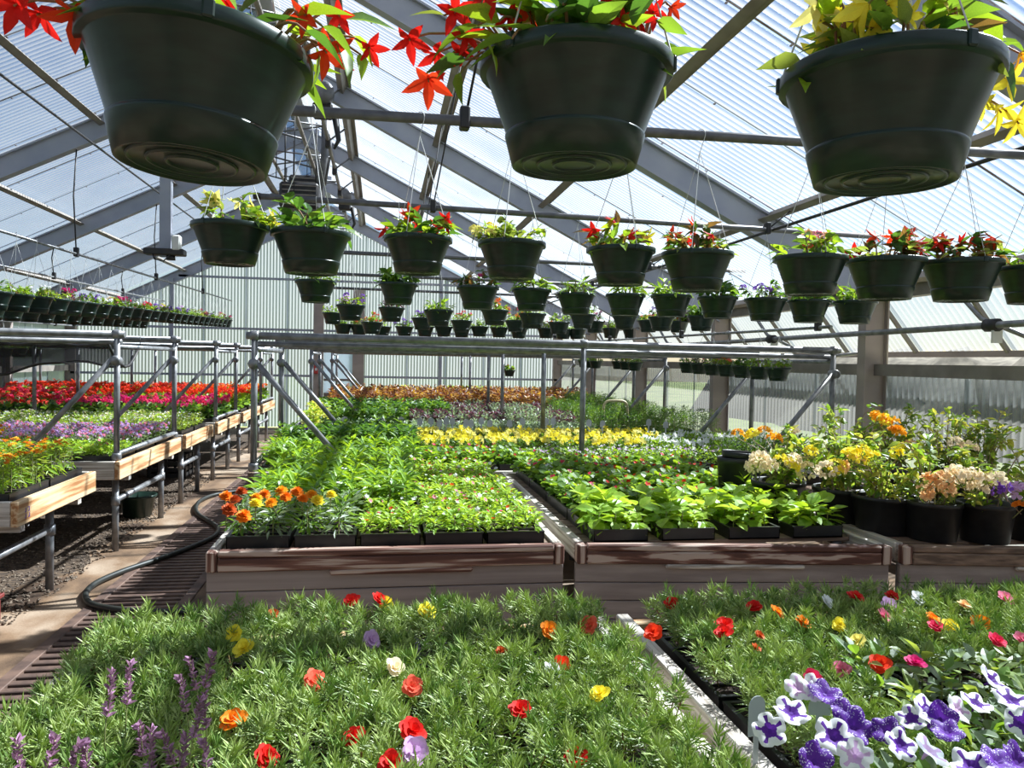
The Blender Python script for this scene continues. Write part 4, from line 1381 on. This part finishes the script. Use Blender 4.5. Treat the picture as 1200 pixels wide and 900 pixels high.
# purple salvia spikes standing among the portulaca
sv = []
for (x, y, zz) in ((-.52, 1.45, ZF), (-.27, 1.33, ZF), (-.72, 1.5, ZF)):
    t = thing('salvia_plant', 'dusky purple salvia rising above the portulaca by the grate', 'salvia', (x, y, zz + TH * .8), group='salvia among the portulaca')
    g = G()
    n_ = 26
    a = rng.uniform(0, 6.28, n_)
    g.scat(L_OVAL, np.stack([.05 * np.cos(a), .05 * np.sin(a), rng.uniform(.03, .12, n_)], 1), a, rng.uniform(-.3, .7, n_), rng.normal(0, .3, n_), rng.uniform(.04, .07, n_), rng.integers(0, 2, n_))
    me = g.mesh('foliage', ['leaf_mid', 'leaf_olive'])
    stuff(link('foliage', me, t))
    sv.append(t)
for s_ in '225 785;246 780;214 808;240 828;232 836;165 862;177 875;214 884;195 872;241 886;130 806;151 795;85 893;101 888;60 884;22 888'.split(';'):
    x, y = map(float, s_.split())
    p = atZ(x, y, .99)
    t = min(sv, key=lambda q: (q.location[0] - p[0]) ** 2 + (q.location[1] - p[1]) ** 2)
    bloom_at(p, 'spike', ['fl_salvia', 'fl_salvia_dark', 'stem'], random.uniform(.018, .024), tilt=(random.uniform(-.3, .3), random.uniform(-.3, .3)), parent=t, name='flower_spike')

# ---- plant tags


def tag_obj(p, w_, h_, label, group, m='tag', rz=0.):
    g = G()
    a = np.linspace(0, PI, 9)
    pr = [(-w_ / 2, 0), (w_ / 2, 0)] + [(w_ / 2 * math.cos(q), h_ - w_ / 2 + w_ / 2 * math.sin(q)) for q in a]
    k = len(pr)
    V = [(x, s_, z) for s_ in (-.0008, .0008) for x, z in pr]
    F = [tuple(range(k)), tuple(range(2 * k - 1, k - 1, -1))] + [(i, (i + 1) % k, k + (i + 1) % k, k + i) for i in range(k)]
    t = thing('plant_tag', label, 'plant tag', p, rz, group)
    g.add(V, F)
    link('tag_face', g.mesh('tag_face', [m]), t)
    link('stake', G().box((0, 0, -.05), (w_ * .3, .0016, .1)).mesh('stake', [m]), t)


for x in (404, 428, 446, 470, 492, 505, 515, 523, 530, 546, 552, 564, 574, 597, 612, 640, 648, 690, 706, 780, 760):
    p = atY(x, 503 + (x - 550) * .012, 8.24 + random.uniform(-.02, .1))
    tag_obj((p[0], p[1], .93 + random.uniform(-.015, .02)), .06, .075, 'round topped grey plant tag standing in the bench behind the pansies', 'grey plant tags', rz=random.uniform(-.3, .3))
p = atZ(886, 862, .86)
tag_obj(p, .042, .085, 'tall grey plant tag at the tray edge beside the petunias', None, rz=.2)
p = atZ(960, 838, .9)
tag_obj(p, .046, .04, 'short grey plant tag sunk among the petunia leaves', None, rz=-.2)

# ================================================================== HANGING BASKETS
# unit basket: rim diameter 1, height .53, origin at the bottom centre
BH = .53
pot_prof = [(0, .012), (.3, .012), (.31, 0), (.322, .0), (.36, .14), (.362, .145), (.362, .155), (.352, .158), (.356, .165), (.463, .455), (.468, .46), (.495, .462), (.5, .468), (.5, .522), (.494, .53), (.475, .53), (.47, .52), (.452, .47), (.44, .44)]
POT = G().lathe(pot_prof[8:], 40).mesh('pot', ['pot_green'])
SAU = G().lathe(pot_prof[:9], 40).mesh('saucer', ['pot_green'])
gsa = G()
for r in (.1, .18, .26):
    gsa.lathe([(r, .012), (r + .004, .004), (r + .012, .004), (r + .016, .012)], 32)
SRING = gsa.mesh('saucer_rings', ['pot_green'])
BSOIL = G().lathe([(.455, .47), (.3, .49), (0, .5)], 28).mesh('soil', ['soil'])
CLIP = []
for k in range(3):
    a = k * 2.094 + .5
    CLIP.append(G().box((.497 * math.cos(a), .497 * math.sin(a), .5), (.03, .05, .075), 0, ((math.cos(a), -math.sin(a), 0), (math.sin(a), math.cos(a), 0), (0, 0, 1)), bev=.008).mesh('rim_clip', ['pot_green']))

BK = {
    'red_beg': ('red trailing begonias', ['leaf_mid', 'leaf_bright', 'leaf_dark'], L_BEG, 34, (.2, .32), ['fl_red', 'fl_scarlet'], 'bell', 9),
    'red_beg_dark': ('bronze leaved red begonias', ['leaf_bronze', 'leaf_dark', 'leaf_olive'], L_BEG, 40, (.17, .28), ['fl_red', 'fl_scarlet'], 'bell', 9),
    'yellow_beg': ('yellow trailing begonias', ['leaf_mid', 'leaf_olive', 'leaf_bright'], L_BEG, 36, (.16, .27), ['fl_yellow', 'fl_pale'], 'bell', 8),
    'mix_beg': ('red and yellow begonias', ['leaf_mid', 'leaf_bright', 'leaf_bronze'], L_BEG, 36, (.17, .3), ['fl_red', 'fl_yellow'], 'bell', 9),
    'broad': ('broad glossy dark leaves', ['leaf_dark', 'leaf_mid'], L_OVAL, 26, (.24, .36), [], None, 0),
    'lantana': ('small yellow green lantana', ['leaf_olive', 'leaf_lime'], L_WIDE, 70, (.09, .15), ['fl_pale', 'fl_yellow'], 'umbel', 6),
    'pink_lantana': ('pink lantana with bright leaves', ['leaf_bright', 'leaf_mid'], L_OVAL, 34, (.16, .26), ['fl_pink', 'fl_coral', 'fl_peach'], 'umbel', 5),
    'magenta': ('dark leaves and one magenta bloom', ['leaf_dark', 'leaf_bronze'], L_OVAL, 36, (.15, .24), ['fl_magenta'], 'umbel', 2),
    'green': ('plain bright green leaves', ['leaf_bright', 'leaf_mid'], L_LANCE, 40, (.18, .32), [], None, 0),
    'violet': ('violet flowers', ['leaf_dark', 'leaf_mid'], L_OVAL, 40, (.12, .2), ['fl_violet', 'fl_purple'], 'umbel', 6),
    'white': ('white flowers', ['leaf_mid', 'leaf_bright'], L_OVAL, 40, (.12, .2), ['fl_white'], 'umbel', 7),
    'hot': ('hot pink flowers', ['leaf_mid', 'leaf_bright'], L_OVAL, 40, (.12, .2), ['fl_hotpink', 'fl_red'], 'umbel', 7),
    'orange': ('orange flowers', ['leaf_mid', 'leaf_bright'], L_OVAL, 40, (.12, .2), ['fl_orange', 'fl_coral'], 'umbel', 7),
    'purple_mix': ('purple and lilac petunias', ['leaf_bright', 'leaf_mid'], L_OVAL, 44, (.12, .2), ['fl_violet', 'fl_lilac', 'fl_purple'], 'umbel', 9),
    'dark_red': ('dark red and white flowers', ['leaf_dark', 'leaf_purple'], L_OVAL, 40, (.12, .2), ['fl_magenta', 'fl_salvia_dark'], 'umbel', 7),
    'red_ger': ('one red geranium', ['leaf_bright', 'leaf_mid'], L_ROUND, 40, (.16, .24), ['fl_red'], 'umbel', 3),
}
BF = {}


def bfoliage(kind, v_):
    key = (kind, v_)
    if key not in BF:
        words, lm, tm, nl, L, fm, ft, nf = BK[kind]
        g = G()
        # arching stems carrying leaves from the soil outwards
        ns = max(8, nl // 4)
        tips = []
        for i in range(ns):
            a = rng.uniform(0, 2 * PI)
            reach, hh = rng.uniform(.1, .56), rng.uniform(.12, .42)
            b0 = np.array((rng.uniform(0, .3) * math.cos(a), rng.uniform(0, .3) * math.sin(a), .49))
            b2 = np.array((reach * math.cos(a), reach * math.sin(a), .5 + hh * (1 - .35 * (reach / .56) ** 2)))
            b1 = np.array((b0[0] * .6 + b2[0] * .4, b0[1] * .6 + b2[1] * .4, b2[2] + .02))
            pts = [(1 - t) ** 2 * b0 + 2 * t * (1 - t) * b1 + t * t * b2 for t in np.linspace(0, 1, 5)]
            g.tube(pts, .012, 5, len(lm), caps=False, r1=.006)
            tips.append((b2, a))
            k = 6 if nl < 60 else 9
            t_ = rng.uniform(.25, 1, k)
            P = np.array([(1 - t) ** 2 * b0 + 2 * t * (1 - t) * b1 + t * t * b2 for t in t_])
            g.scat(tm, P, a + rng.normal(0, 1.0, k), rng.normal(.1, .5, k), rng.normal(0, .4, k), rng.uniform(*L, k), rng.integers(0, len(lm), k))
        # low filler leaves over the soil and the rim
        k = nl
        a = rng.uniform(0, 2 * PI, k)
        r = .45 * np.sqrt(rng.uniform(0, 1, k))
        g.scat(tm, np.stack([r * np.cos(a), r * np.sin(a), .5 + rng.uniform(0, .16, k)], 1), a + rng.normal(0, .5, k), rng.normal(.15, .4, k), rng.normal(0, .35, k), rng.uniform(*L, k) * .9, rng.integers(0, len(lm), k))
        BF[key] = (g.mesh('foliage', lm + ['stem_red']), tips)
    return BF[key]


def basket(label, loc, D, kind, v_, pipe=None, detail=2, group=None, rz=0., tilt=(0, 0), flowers=True, hang_z=None):
    """loc: bottom centre; D: rim diameter; pipe: (Y, x0, x1, z0, z1)"""
    words, lm, tm, nl, L, fm, ft, nf = BK[kind]
    t = thing('hanging_basket', label, 'hanging basket', loc, rz, group)
    t.rotation_euler[0], t.rotation_euler[1] = tilt

    def ch(name, me):
        o = link(name, me, t)
        o.scale = (D,) * 3
        return o
    ch('pot', POT)
    s_ = ch('saucer', SAU)
    if detail >= 2:
        link('ring', SRING, s_)
        for c_ in CLIP:
            ch('rim_clip', c_)
    ch('soil', BSOIL)
    me, tips = bfoliage(kind, v_)
    stuff(ch('foliage', me))
    if fm and flowers:
        r_ = random.Random(sum(map(ord, kind)) * 31 + v_ * 977 + int(round(float(loc[0]), 2) * 100))
        for i in range(nf):
            p, a = tips[i % len(tips)] if i < len(tips) else tips[r_.randrange(len(tips))]
            p = p + np.array((r_.uniform(-.08, .08), r_.uniform(-.08, .08), r_.uniform(-.02, .08)))
            o = link('flower', fmesh(ft, [r_.choice(fm), 'stem']), t)
            o.location = [float(q) * D for q in p]
            sz = (.17 if ft == 'bell' else .11) * D * r_.uniform(.8, 1.15)
            o.scale = (sz,) * 3
            o.rotation_euler = (r_.uniform(1.6, 2.6) if ft == 'bell' else r_.uniform(-.5, .5), r_.uniform(-.5, .5), r_.uniform(0, 6))
    # hanger: three wires to a hook over the pipe or line above
    if pipe is not None:
        Y, x0, x1, z0, z1 = pipe
        hz_ = z0 + (z1 - z0) * (loc[0] - x0) / (x1 - x0) - loc[2]
        hy = Y - loc[1]
        hx_ = 0.
    else:
        hz_, hx_, hy = hang_z - loc[2], 0., 0.
    g = G()
    c_, sn = math.cos(-rz), math.sin(-rz)
    top = np.array((hx_ * c_ - hy * sn, hx_ * sn + hy * c_, hz_ - .07))
    for k in range(3):
        a = k * 2.094 + .5
        g.tube([(.497 * D * math.cos(a), .497 * D * math.sin(a), .5 * D), top], .0016, 4, caps=False)
    aa = np.linspace(-.4, PI + .4, 9)
    hk = [top] + [top + np.array((0, .026 * math.cos(q) * (1 if True else 0), .07 + .026 * math.sin(q))) for q in aa]
    g.tube(hk, .002, 4, caps=False)
    link('hanger_wire', g.mesh('hanger_wire', ['wire']), t)
    return t


def px_basket(label, px, rim_y, wpx, Y, kind, v_, pipe, group=None, detail=2, rz=None, tilt=(0, 0)):
    c = atY(px, rim_y, Y)
    D = wpx / FPX * depth(c)
    c = c - np.array((0, 0, (BH - .02) * D))
    return basket(label, c, D, kind, v_, pipe, detail, group, rz if rz is not None else random.uniform(0, 6), tilt)


G1 = 'large looking baskets above the portulaca'
b1 = px_basket('dark green hanging basket of red begonias hung nearest the drain grate side over portulaca', 226, 60, 262, 1.1, 'red_beg', 0, PIPES[0], G1, rz=.3, tilt=(-.03, .06))
b2 = px_basket('dark green hanging basket of red begonias between a red and a yellow begonia basket', 675, 80, 226, 1.16, 'red_beg', 1, PIPES[0], G1, rz=1.2)
b3 = px_basket('dark green hanging basket of yellow begonias over the petunia bench', 1040, 90, 242, 1.1, 'yellow_beg', 2, PIPES[0], G1, rz=2.2)


def near_stem(b, p):
    c = np.array(b.location)
    d = p - c
    a = math.atan2(d[1], d[0])
    base = c + np.array((.1 * math.cos(a), .1 * math.sin(a), .15))
    mid_ = base * .45 + p * .55
    mid_[2] = max(base[2], p[2]) + .035
    g = G().tube([(1 - q) ** 2 * base + 2 * q * (1 - q) * mid_ + q * q * p for q in np.linspace(0, 1, 6)], .0028, 5, r1=.0016)
    o = link('stem', g.mesh('stem', ['stem_red'], c), b)
    o.matrix_parent_inverse = Matrix.Rotation(-b.rotation_euler[2], 4, 'Z')


def near_parts(b, fl, lv):
    for q in fl + lv:
        near_stem(b, atY(q[0], q[1], q[2]))
    for x, y, Y, c_, s_ in fl:
        p = atY(x, y, Y)
        o = bloom_at(p, 'bell', ['fl_' + c_, 'stem_red'], s_, tilt=(random.uniform(1.7, 2.6), random.uniform(-.6, .6)), parent=b)
        o.name = 'flower'
    for x, y, Y, m_, L_, ang in lv:
        p = atY(x, y, Y)
        key = ('leaf', m_)
        if key not in FM:
            FM[key] = G().add(L_BEG[0], L_BEG[1], 0, True).mesh('leaf', [m_])
        o = link('leaf', FM[key], b)
        off = p - np.array(b.location)
        rz = b.rotation_euler[2]
        c_, s_ = math.cos(-rz), math.sin(-rz)
        o.location = (off[0] * c_ - off[1] * s_, off[0] * s_ + off[1] * c_, off[2])
        o.scale = (L_,) * 3
        # ang: direction in degrees seen from the aisle, 0 = towards +X, 90 = up
        o.rotation_mode = 'XYZ'
        a = math.radians(ang)
        d = Vector((math.cos(a), random.uniform(-.4, .4), math.sin(a))).normalized()
        d = Matrix.Rotation(-rz, 3, 'Z') @ d
        o.rotation_euler = (d.to_track_quat('X', 'Z') @ Matrix.Rotation(random.uniform(-.8, .8), 3, 'X').to_quaternion()).to_euler()


near_parts(b1, [(8, 12, 1.05, 'red', .04), (35, 20, 1.1, 'red', .04), (80, 18, 1.05, 'scarlet', .05), (12, 0, 1.1, 'red', .03), (372, 48, 1.1, 'scarlet', .045), (424, 40, 1.15, 'red', .03), (388, 4, 1.1, 'red', .03), (350, 8, 1.05, 'scarlet', .03)],
           [(102, 38, 1.1, 'leaf_dark', .05, -110), (110, 50, 1.12, 'leaf_olive', .035, -90), (340, 10, 1.05, 'leaf_bright', .07, 20), (370, 22, 1.05, 'leaf_mid', .06, -30), (362, 45, 1.1, 'leaf_bright', .06, -80), (385, 35, 1.1, 'leaf_mid', .07, -60), (405, 28, 1.15, 'leaf_bright', .05, -40), (395, 10, 1.1, 'leaf_mid', .07, 10), (415, 50, 1.15, 'leaf_bright', .04, -80), (60, 5, 1.08, 'leaf_mid', .06, 170), (350, 30, 1.0, 'leaf_dark', .06, -20)])
near_parts(b2, [(533, 15, 1.15, 'red', .038), (480, 45, 1.15, 'red', .036), (502, 92, 1.2, 'scarlet', .044), (512, 62, 1.15, 'red', .038), (545, 42, 1.12, 'red', .032), (597, 16, 1.1, 'red', .026), (540, 62, 1.15, 'red', .025), (746, 22, 1.1, 'red', .03), (766, 14, 1.12, 'red', .03), (786, 8, 1.15, 'scarlet', .024), (728, 24, 1.05, 'red', .025)],
           [(555, 60, 1.15, 'leaf_dark', .07, 210), (545, 70, 1.12, 'leaf_dark', .06, 190), (540, 85, 1.15, 'leaf_mid', .05, -95), (520, 18, 1.15, 'leaf_olive', .05, 170), (560, 30, 1.1, 'leaf_mid', .08, 200), (585, 25, 1.08, 'leaf_bright', .07, 160), (600, 45, 1.05, 'leaf_mid', .07, 190), (570, 50, 1.1, 'leaf_bright', .05, -60), (640, 25, 1.04, 'leaf_dark', .09, 30), (690, 20, 1.04, 'leaf_dark', .09, 150), (720, 15, 1.06, 'leaf_mid', .07, 40), (775, 95, 1.2, 'leaf_lime', .04, -70), (770, 25, 1.1, 'leaf_mid', .05, -20), (660, 5, 1.02, 'leaf_dark', .08, 90)])
near_parts(b3, [(975, 12, 1.08, 'yellow', .03), (1020, 32, 1.02, 'yellow', .028), (1000, 26, 1.05, 'yellow', .026), (1062, 20, 1.02, 'yellow', .03), (962, 42, 1.1, 'yellow', .024), (1086, 42, 1.0, 'yellow', .022), (1170, 128, 1.15, 'yellow', .044), (1182, 95, 1.15, 'yellow', .04), (1192, 142, 1.15, 'yellow', .04), (1194, 62, 1.12, 'amber', .035), (1040, 4, 1.02, 'yellow', .03), (1112, 2, 1.05, 'amber', .035), (1150, 120, 1.15, 'yellow', .03)],
           [(985, 8, 1.06, 'leaf_bright', .05, 140), (985, 35, 1.06, 'leaf_dark', .05, -80), (1005, 50, 1.04, 'leaf_bright', .035, -110), (1078, 35, 1.02, 'leaf_dark', .07, 15), (1110, 20, 1.05, 'leaf_mid', .08, 20), (1120, 45, 1.05, 'leaf_bronze', .08, 30), (1150, 20, 1.08, 'leaf_bright', .08, -50), (1165, 45, 1.1, 'leaf_mid', .07, 0), (1165, 65, 1.1, 'leaf_dark', .08, -65), (1158, 85, 1.12, 'leaf_mid', .06, -85), (1130, 10, 1.05, 'leaf_dark', .08, 60), (1060, 30, 1.0, 'leaf_olive', .05, 100)])

G2 = 'baskets on the second pipe'
R2 = [(270, 265, 88, 'yellow_beg', 0, 'hanging basket of yellow begonias at the aisle end of the second pipe'),
      (365, 274, 92, 'broad', 0, 'hanging basket of broad dark leaves beside the yellow begonia basket'),
      (490, 280, 80, 'red_beg', 2, 'hanging basket of red begonias trailing leaves over its side'),
      (600, 286, 80, 'lantana', 0, 'hanging basket of small yellow green lantana leaves'),
      (728, 293, 80, 'mix_beg', 0, 'hanging basket mixing red and yellow begonias'),
      (817, 298, 84, 'red_beg_dark', 0, 'hanging basket of dense red begonias beside the red and yellow mix'),
      (950, 303, 83, 'pink_lantana', 0, 'hanging basket of pink lantana with bright green leaves'),
      (1038, 306, 88, 'red_beg_dark', 1, 'hanging basket of bronze leaved red begonias beside the pink lantana'),
      (1127, 308, 88, 'red_beg_dark', 2, 'hanging basket of bronze leaved red begonias toward the right wall'),
      (1212, 315, 80, 'green', 0, 'hanging basket of plain leaves at the wall end of the second pipe')]
for px, ry, wp, kd, v_, lb in R2:
    px_basket('green ' + lb, px, ry, wp, 3.1, kd, v_, PIPES[1], G2)
G3 = 'baskets on the third pipe'
R3 = [(370, 330, 48, 'green', 1), (467, 333, 46, 'broad', 1), (560, 337, 50, 'magenta', 0), (623, 340, 47, 'green', 2), (675, 345, 46, 'green', 3), (733, 346, 47, 'green', 4), (787, 347, 48, 'green', 5), (841, 349, 47, 'broad', 2), (897, 351, 49, 'violet', 0), (948, 353, 49, 'broad', 3), (1002, 354, 50, 'green', 6)]
R3W = ['trailing green leaves beside the broad leaved basket', 'dark leaves beside the magenta bloom', 'dark leaves with one magenta bloom', 'green leaves next to the magenta bloom', 'large bright drooping leaves', 'few green leaves', 'short green sprigs', 'feathery dark leaves', 'violet flowers with a bluish pot', 'dark leaves beside the violet flowers', 'green leaves nearest the right wall']
for (px, ry, wp, kd, v_), wds in zip(R3, R3W):
    px_basket('green hanging basket on the third pipe with ' + wds, px, ry, wp, 5.6, kd, v_, PIPES[2], G3, detail=1)
R4 = [(411, 358, 34, 'purple_mix', 0), (459, 361, 31, 'dark_red', 0), (514, 364, 35, 'green', 7), (580, 364, 33, 'orange', 0), (624, 368, 33, 'hot', 0), (683, 369, 31, 'white', 0), (732, 371, 29, 'green', 3), (775, 372, 31, 'violet', 1), (822, 371, 33, 'broad', 1)]
for px, ry, wp, kd, v_ in R4:
    px_basket('small looking green basket of %s on the fourth pipe' % BK[kd][0], px, ry, wp, 8.1, kd, v_, PIPES[3], 'baskets on the fourth pipe', detail=1)
R5 = [(390, 367, 25, 'white', 1), (436, 378, 26, 'orange', 1), (495, 373, 26, 'violet', 2), (541, 376, 26, 'hot', 1), (604, 376, 25, 'orange', 2), (655, 378, 26, 'white', 2), (697, 377, 25, 'dark_red', 1), (760, 376, 26, 'hot', 2), (795, 377, 25, 'red_beg', 3)]
for px, ry, wp, kd, v_ in R5:
    px_basket('distant green basket of %s on the fifth pipe' % BK[kd][0], px, ry, wp, 10.4, kd, v_, PIPES[4], 'baskets on the fifth pipe', detail=1)
R6 = [(421, 381, 22, 'orange', 3), (474, 383, 22, 'violet', 3), (520, 383, 22, 'hot', 3), (562, 383, 22, 'white', 3), (585, 384, 22, 'green', 2), (640, 385, 22, 'orange', 3), (676, 386, 22, 'hot', 3), (716, 385, 22, 'white', 3), (402, 380, 22, 'green', 2), (448, 383, 22, 'hot', 3), (498, 383, 22, 'orange', 3), (541, 384, 22, 'green', 2), (608, 385, 22, 'violet', 3), (660, 386, 22, 'white', 3), (740, 386, 22, 'orange', 3)]
for px, ry, wp, kd, v_ in R6:
    px_basket('distant green basket of %s on the sixth pipe' % BK[kd][0], px, ry, wp, 12.5, kd, v_, PIPES[5], 'baskets on the sixth pipe', detail=1)
# single small geranium basket low over the coleus
p = atY(597, 434, 12.6)
basket('small hanging pot with a red geranium alone above the coleus', p - np.array((0, 0, .1)), .2, 'red_ger', 0, None, 1, hang_z=2.7)

# rows along the house: left (two rows, and a low one), right low row
KC = ['purple_mix', 'violet', 'green', 'white', 'lantana', 'dark_red', 'violet', 'white', 'pink_lantana', 'dark_red', 'white', 'hot', 'purple_mix', 'lantana', 'violet']


def line_row(x, za, zb, ya, yb, step, D, la, lb_, where, group, seq):
    y, i = ya, 0
    while y < yb:
        f = (y - ya) / (yb - ya)
        kd = seq[i % len(seq)]
        basket('green basket of %s %s' % (BK[kd][0], where), (x, y, za + (zb - za) * f), D, kd, i % 2, None, 1, group, random.uniform(0, 6), hang_z=la + (lb_ - la) * f)
        y += step
        i += 1


line_row(-3.3, 1.98, 2.25, 6.9, 17.6, .42, .3, 2.69, 2.85, 'in the upper row over the left benches', 'upper left basket row', KC)
line_row(-4.7, 1.97, 2.15, 8.4, 16.5, .5, .3, 2.68, 2.78, 'in the second row over the left benches', 'second left basket row', KC[3:])
line_row(-5.85, 1.5, 1.55, 9.8, 14.5, .5, .28, 2.06, 2.13, 'in the low row by the left wall', 'low left basket row', ['green', 'white', 'green'])
line_row(3.72, 1.5, 1.54, 6.75, 9.2, .36, .24, 1.985, 1.99, 'in the low row near the right wall', 'low right basket row', ['white', 'green', 'broad', 'orange', 'hot', 'dark_red', 'white'])
line_row(3.72, 1.53, 1.55, 10.9, 12.0, .4, .24, 2.0, 2.005, 'low near the right wall, farther along', 'low right basket row', ['green', 'orange', 'violet'])
line_row(3.72, 1.54, 1.55, 13.0, 13.9, .4, .24, 2.012, 2.016, 'low near the right wall by the back', 'low right basket row', ['green', 'white'])

# ================================================================== BOUGAINVILLEA IN NURSERY POTS
NP = G().lathe([(0, 0), (.4, 0), (.41, .02), (.485, .82), (.5, .83), (.5, .93), (.485, .94), (.47, .92), (.44, .8)], 28).mesh('pot', ['pot_black'])
NS = G().lathe([(.445, .82), (0, .86)], 24).mesh('soil', ['soil'])
POTS = []
NPL = [(862, 533, 42, 4.5, 'tall', 'leaning black nursery pot with bare soil at the seedling bench corner'),
       (912, 572, 62, 4.2, 'y', 'black nursery pot of cream and yellow bougainvillea beside the leaning pot'),
       (986, 584, 66, 3.95, 'y', 'black nursery pot of yellow bougainvillea with a white label stake'),
       (1036, 588, 72, 3.7, 'y', 'black nursery pot of arching bougainvillea twigs with yellow tips'),
       (1093, 597, 64, 3.52, 'p', 'black nursery pot of peach bougainvillea drooping over the rim'),
       (1155, 600, 62, 3.45, 'p', 'black nursery pot of pale peach bougainvillea beside the drooping one'),
       (1212, 600, 62, 3.45, 'p', 'black nursery pot with grassy leaves at the wall end of the rim'),
       (985, 552, 50, 4.75, 'y', 'black nursery pot of tall yellow bougainvillea in the back row'),
       (1045, 553, 50, 4.7, 'y', 'black nursery pot of yellow orange bougainvillea before the wall post'),
       (1105, 557, 52, 4.6, 'p', 'black nursery pot of pale dry bougainvillea blooms in the back row'),
       (1150, 560, 54, 4.5, 'p', 'black nursery pot of low green bougainvillea in the back row')]
for i, (px, ty, wp, Y, kd, lb) in enumerate(NPL):
    c = atY(px, ty, Y)
    D = wp / FPX * depth(c)
    zb = ZD + .0105
    hgt = max(.2, min(.3, c[2] - zb))
    t = thing('nursery_pot', lb, 'potted plant', (c[0], c[1], zb), random.uniform(0, 6), 'nursery pots on the front bench')
    for nm, me in (('pot', NP), ('soil', NS)):
        o = link(nm, me, t)
        o.scale = (D, D, hgt / .94)
    if kd == 'tall':
        o = link('inner_pot', NP, t)
        o.scale = (D * .92, D * .92, hgt / .94)
        o.location = (0, 0, .035)
        t.rotation_euler[0], t.rotation_euler[2] = .0, 0
        o.rotation_euler[1] = .08
        continue
    g = G()
    tips = []
    tall = (.22, .42) if Y > 4.3 else (.12, .32)
    for k in range(20 if kd == 'y' or Y > 4 else 13):
        a = rng.uniform(0, 2 * PI)
        re_, hh = rng.uniform(.08, .3), rng.uniform(*tall)
        b0 = np.array((.05 * math.cos(a), .05 * math.sin(a), hgt * .85))
        b2_ = np.array((re_ * math.cos(a), re_ * math.sin(a), hgt + hh * (1 - .8 * (re_ / .3) ** 2 * (k % 2))))
        b1_ = np.array((b0[0], b0[1], max(b0[2], b2_[2]))) * .8 + b2_ * .2
        pts = [(1 - q) ** 2 * b0 + 2 * q * (1 - q) * b1_ + q * q * b2_ for q in np.linspace(0, 1, 7)]
        g.tube(pts, .004, 5, 2, caps=False, r1=.0018)
        tips.append(b2_)
        n_ = 24
        q = rng.uniform(.1, 1, n_)
        P = np.array([(1 - v) ** 2 * b0 + 2 * v * (1 - v) * b1_ + v * v * b2_ for v in q]) + rng.normal(0, .012, (n_, 3))
        g.scat(L_OVAL, P, rng.uniform(0, 6.28, n_), rng.normal(0, .6, n_), rng.normal(0, .5, n_), rng.uniform(.035, .065, n_), rng.choice([0, 0, 1, 3, 4], n_))
    stuff(g.obj('foliage', ['leaf_olive', 'leaf_mid', 'stem_wood', 'leaf_lime', 'leaf_yellow'], None))
    o = bpy.data.objects[-1] if False else COL.objects[-1]
    o.parent = t
    POTS.append((c[0], c[1], t))
    if i == 2:
        G_ = G().box((0, 0, 0), (.018, .002, .11), bev=.0005).mesh('label_stake', ['tag_white'])
        link('label_stake', G_, t, (.02, -.08, hgt + .03)).rotation_euler = (.3, .5, 0)
    if i == 6:
        gg = G()
        for k in range(9):
            a = rng.uniform(2, 4.4)
            pts = [np.array((0, 0, hgt * .85)), np.array((.1 * math.cos(a), .1 * math.sin(a), hgt + .06)), np.array((.2 * math.cos(a), .2 * math.sin(a), hgt - .02 - .02 * k)), np.array((.28 * math.cos(a), .28 * math.sin(a), hgt - .1 - .02 * k))]
            gg.tube(pts, .005, 4, r1=.001)
        link('grass_blades', gg.mesh('grass_blades', ['leaf_lime']), t)
for s_ in '865 510 amber;882 512 yellow;896 508 amber;907 516 amber;1028 490 amber;1044 497 amber;1050 508 amber;1036 494 yellow;1010 531 yellow;996 536 yellow;1022 538 yellow;1066 525 peach;1092 566 peach;1106 562 peach;1120 558 cream;1132 562 cream;1140 558 cream;1156 566 cream;1096 578 peach;1112 576 peach;1145 574 cream;1120 520 cream;1136 526 cream;1084 577 peach;968 552 cream;930 541 cream;890 540 cream;902 546 cream;926 546 yellow;930 508 cream;915 540 yellow;945 553 cream;980 548 yellow;1168 563 cream;1175 575 violet;1192 578 lilac;1197 598 orange;950 530 yellow;1000 545 peach;885 548 cream;1055 530 yellow'.split(';'):
    x, y, c_ = s_.split()
    x, y = float(x), float(y)
    Yp = (4.2 if y < 530 else 3.55 if x < 1070 else 3.27) + (.35 if x < 960 else 0)
    p = atY(x, y, Yp)
    t = min(POTS, key=lambda q: (q[0] - p[0]) ** 2 + .5 * (q[1] - p[1]) ** 2)[2]
    bloom_at(p, 'cluster', ['fl_' + c_, 'stem'], random.uniform(.042, .058), parent=t, name='flower_cluster', tilt=(random.uniform(-.6, .6), random.uniform(-.6, .6)))
    # twig that carries the cluster
    o_ = t
    base = np.array(t.location) + np.array((0, 0, .2))
    mid_ = base * .5 + p * .5 + np.array((0, 0, .05))
    g = G().tube([base, mid_, p - np.array((0, 0, .02))], .0035, 5, r1=.002)
    q = g.obj('twig', 'stem_wood', None)
    q.parent = t
    q.matrix_parent_inverse = (Matrix.Translation(t.location) @ Matrix.Rotation(t.rotation_euler[2], 4, 'Z')).inverted()

# ---- label the portulaca trays by the blooms they carry
CW = dict(yellow='yellow', orange='orange', coral='coral', red='red', lilac='lilac', cream='cream', rust='rust', scarlet='scarlet', white='white', pink='pink', pale='pale yellow', peach='peach', hotpink='rose', magenta='magenta')
for x, y, z, t in TRAYS:
    if 'portulaca' not in t['label']:
        continue
    cs = []
    for c in t.children:
        if c.name.startswith('flower'):
            k = CW.get(c.data.materials[0].name[3:], None)
            if k and k not in cs:
                cs.append(k)
    if cs:
        tail = t['label'].split('portulaca ')[1]
        wl_ = ' and '.join(cs[:3]) + (' blooms' if len(cs) else '')
        t['label'] = 'tray of portulaca with %s %s' % (wl_, tail)
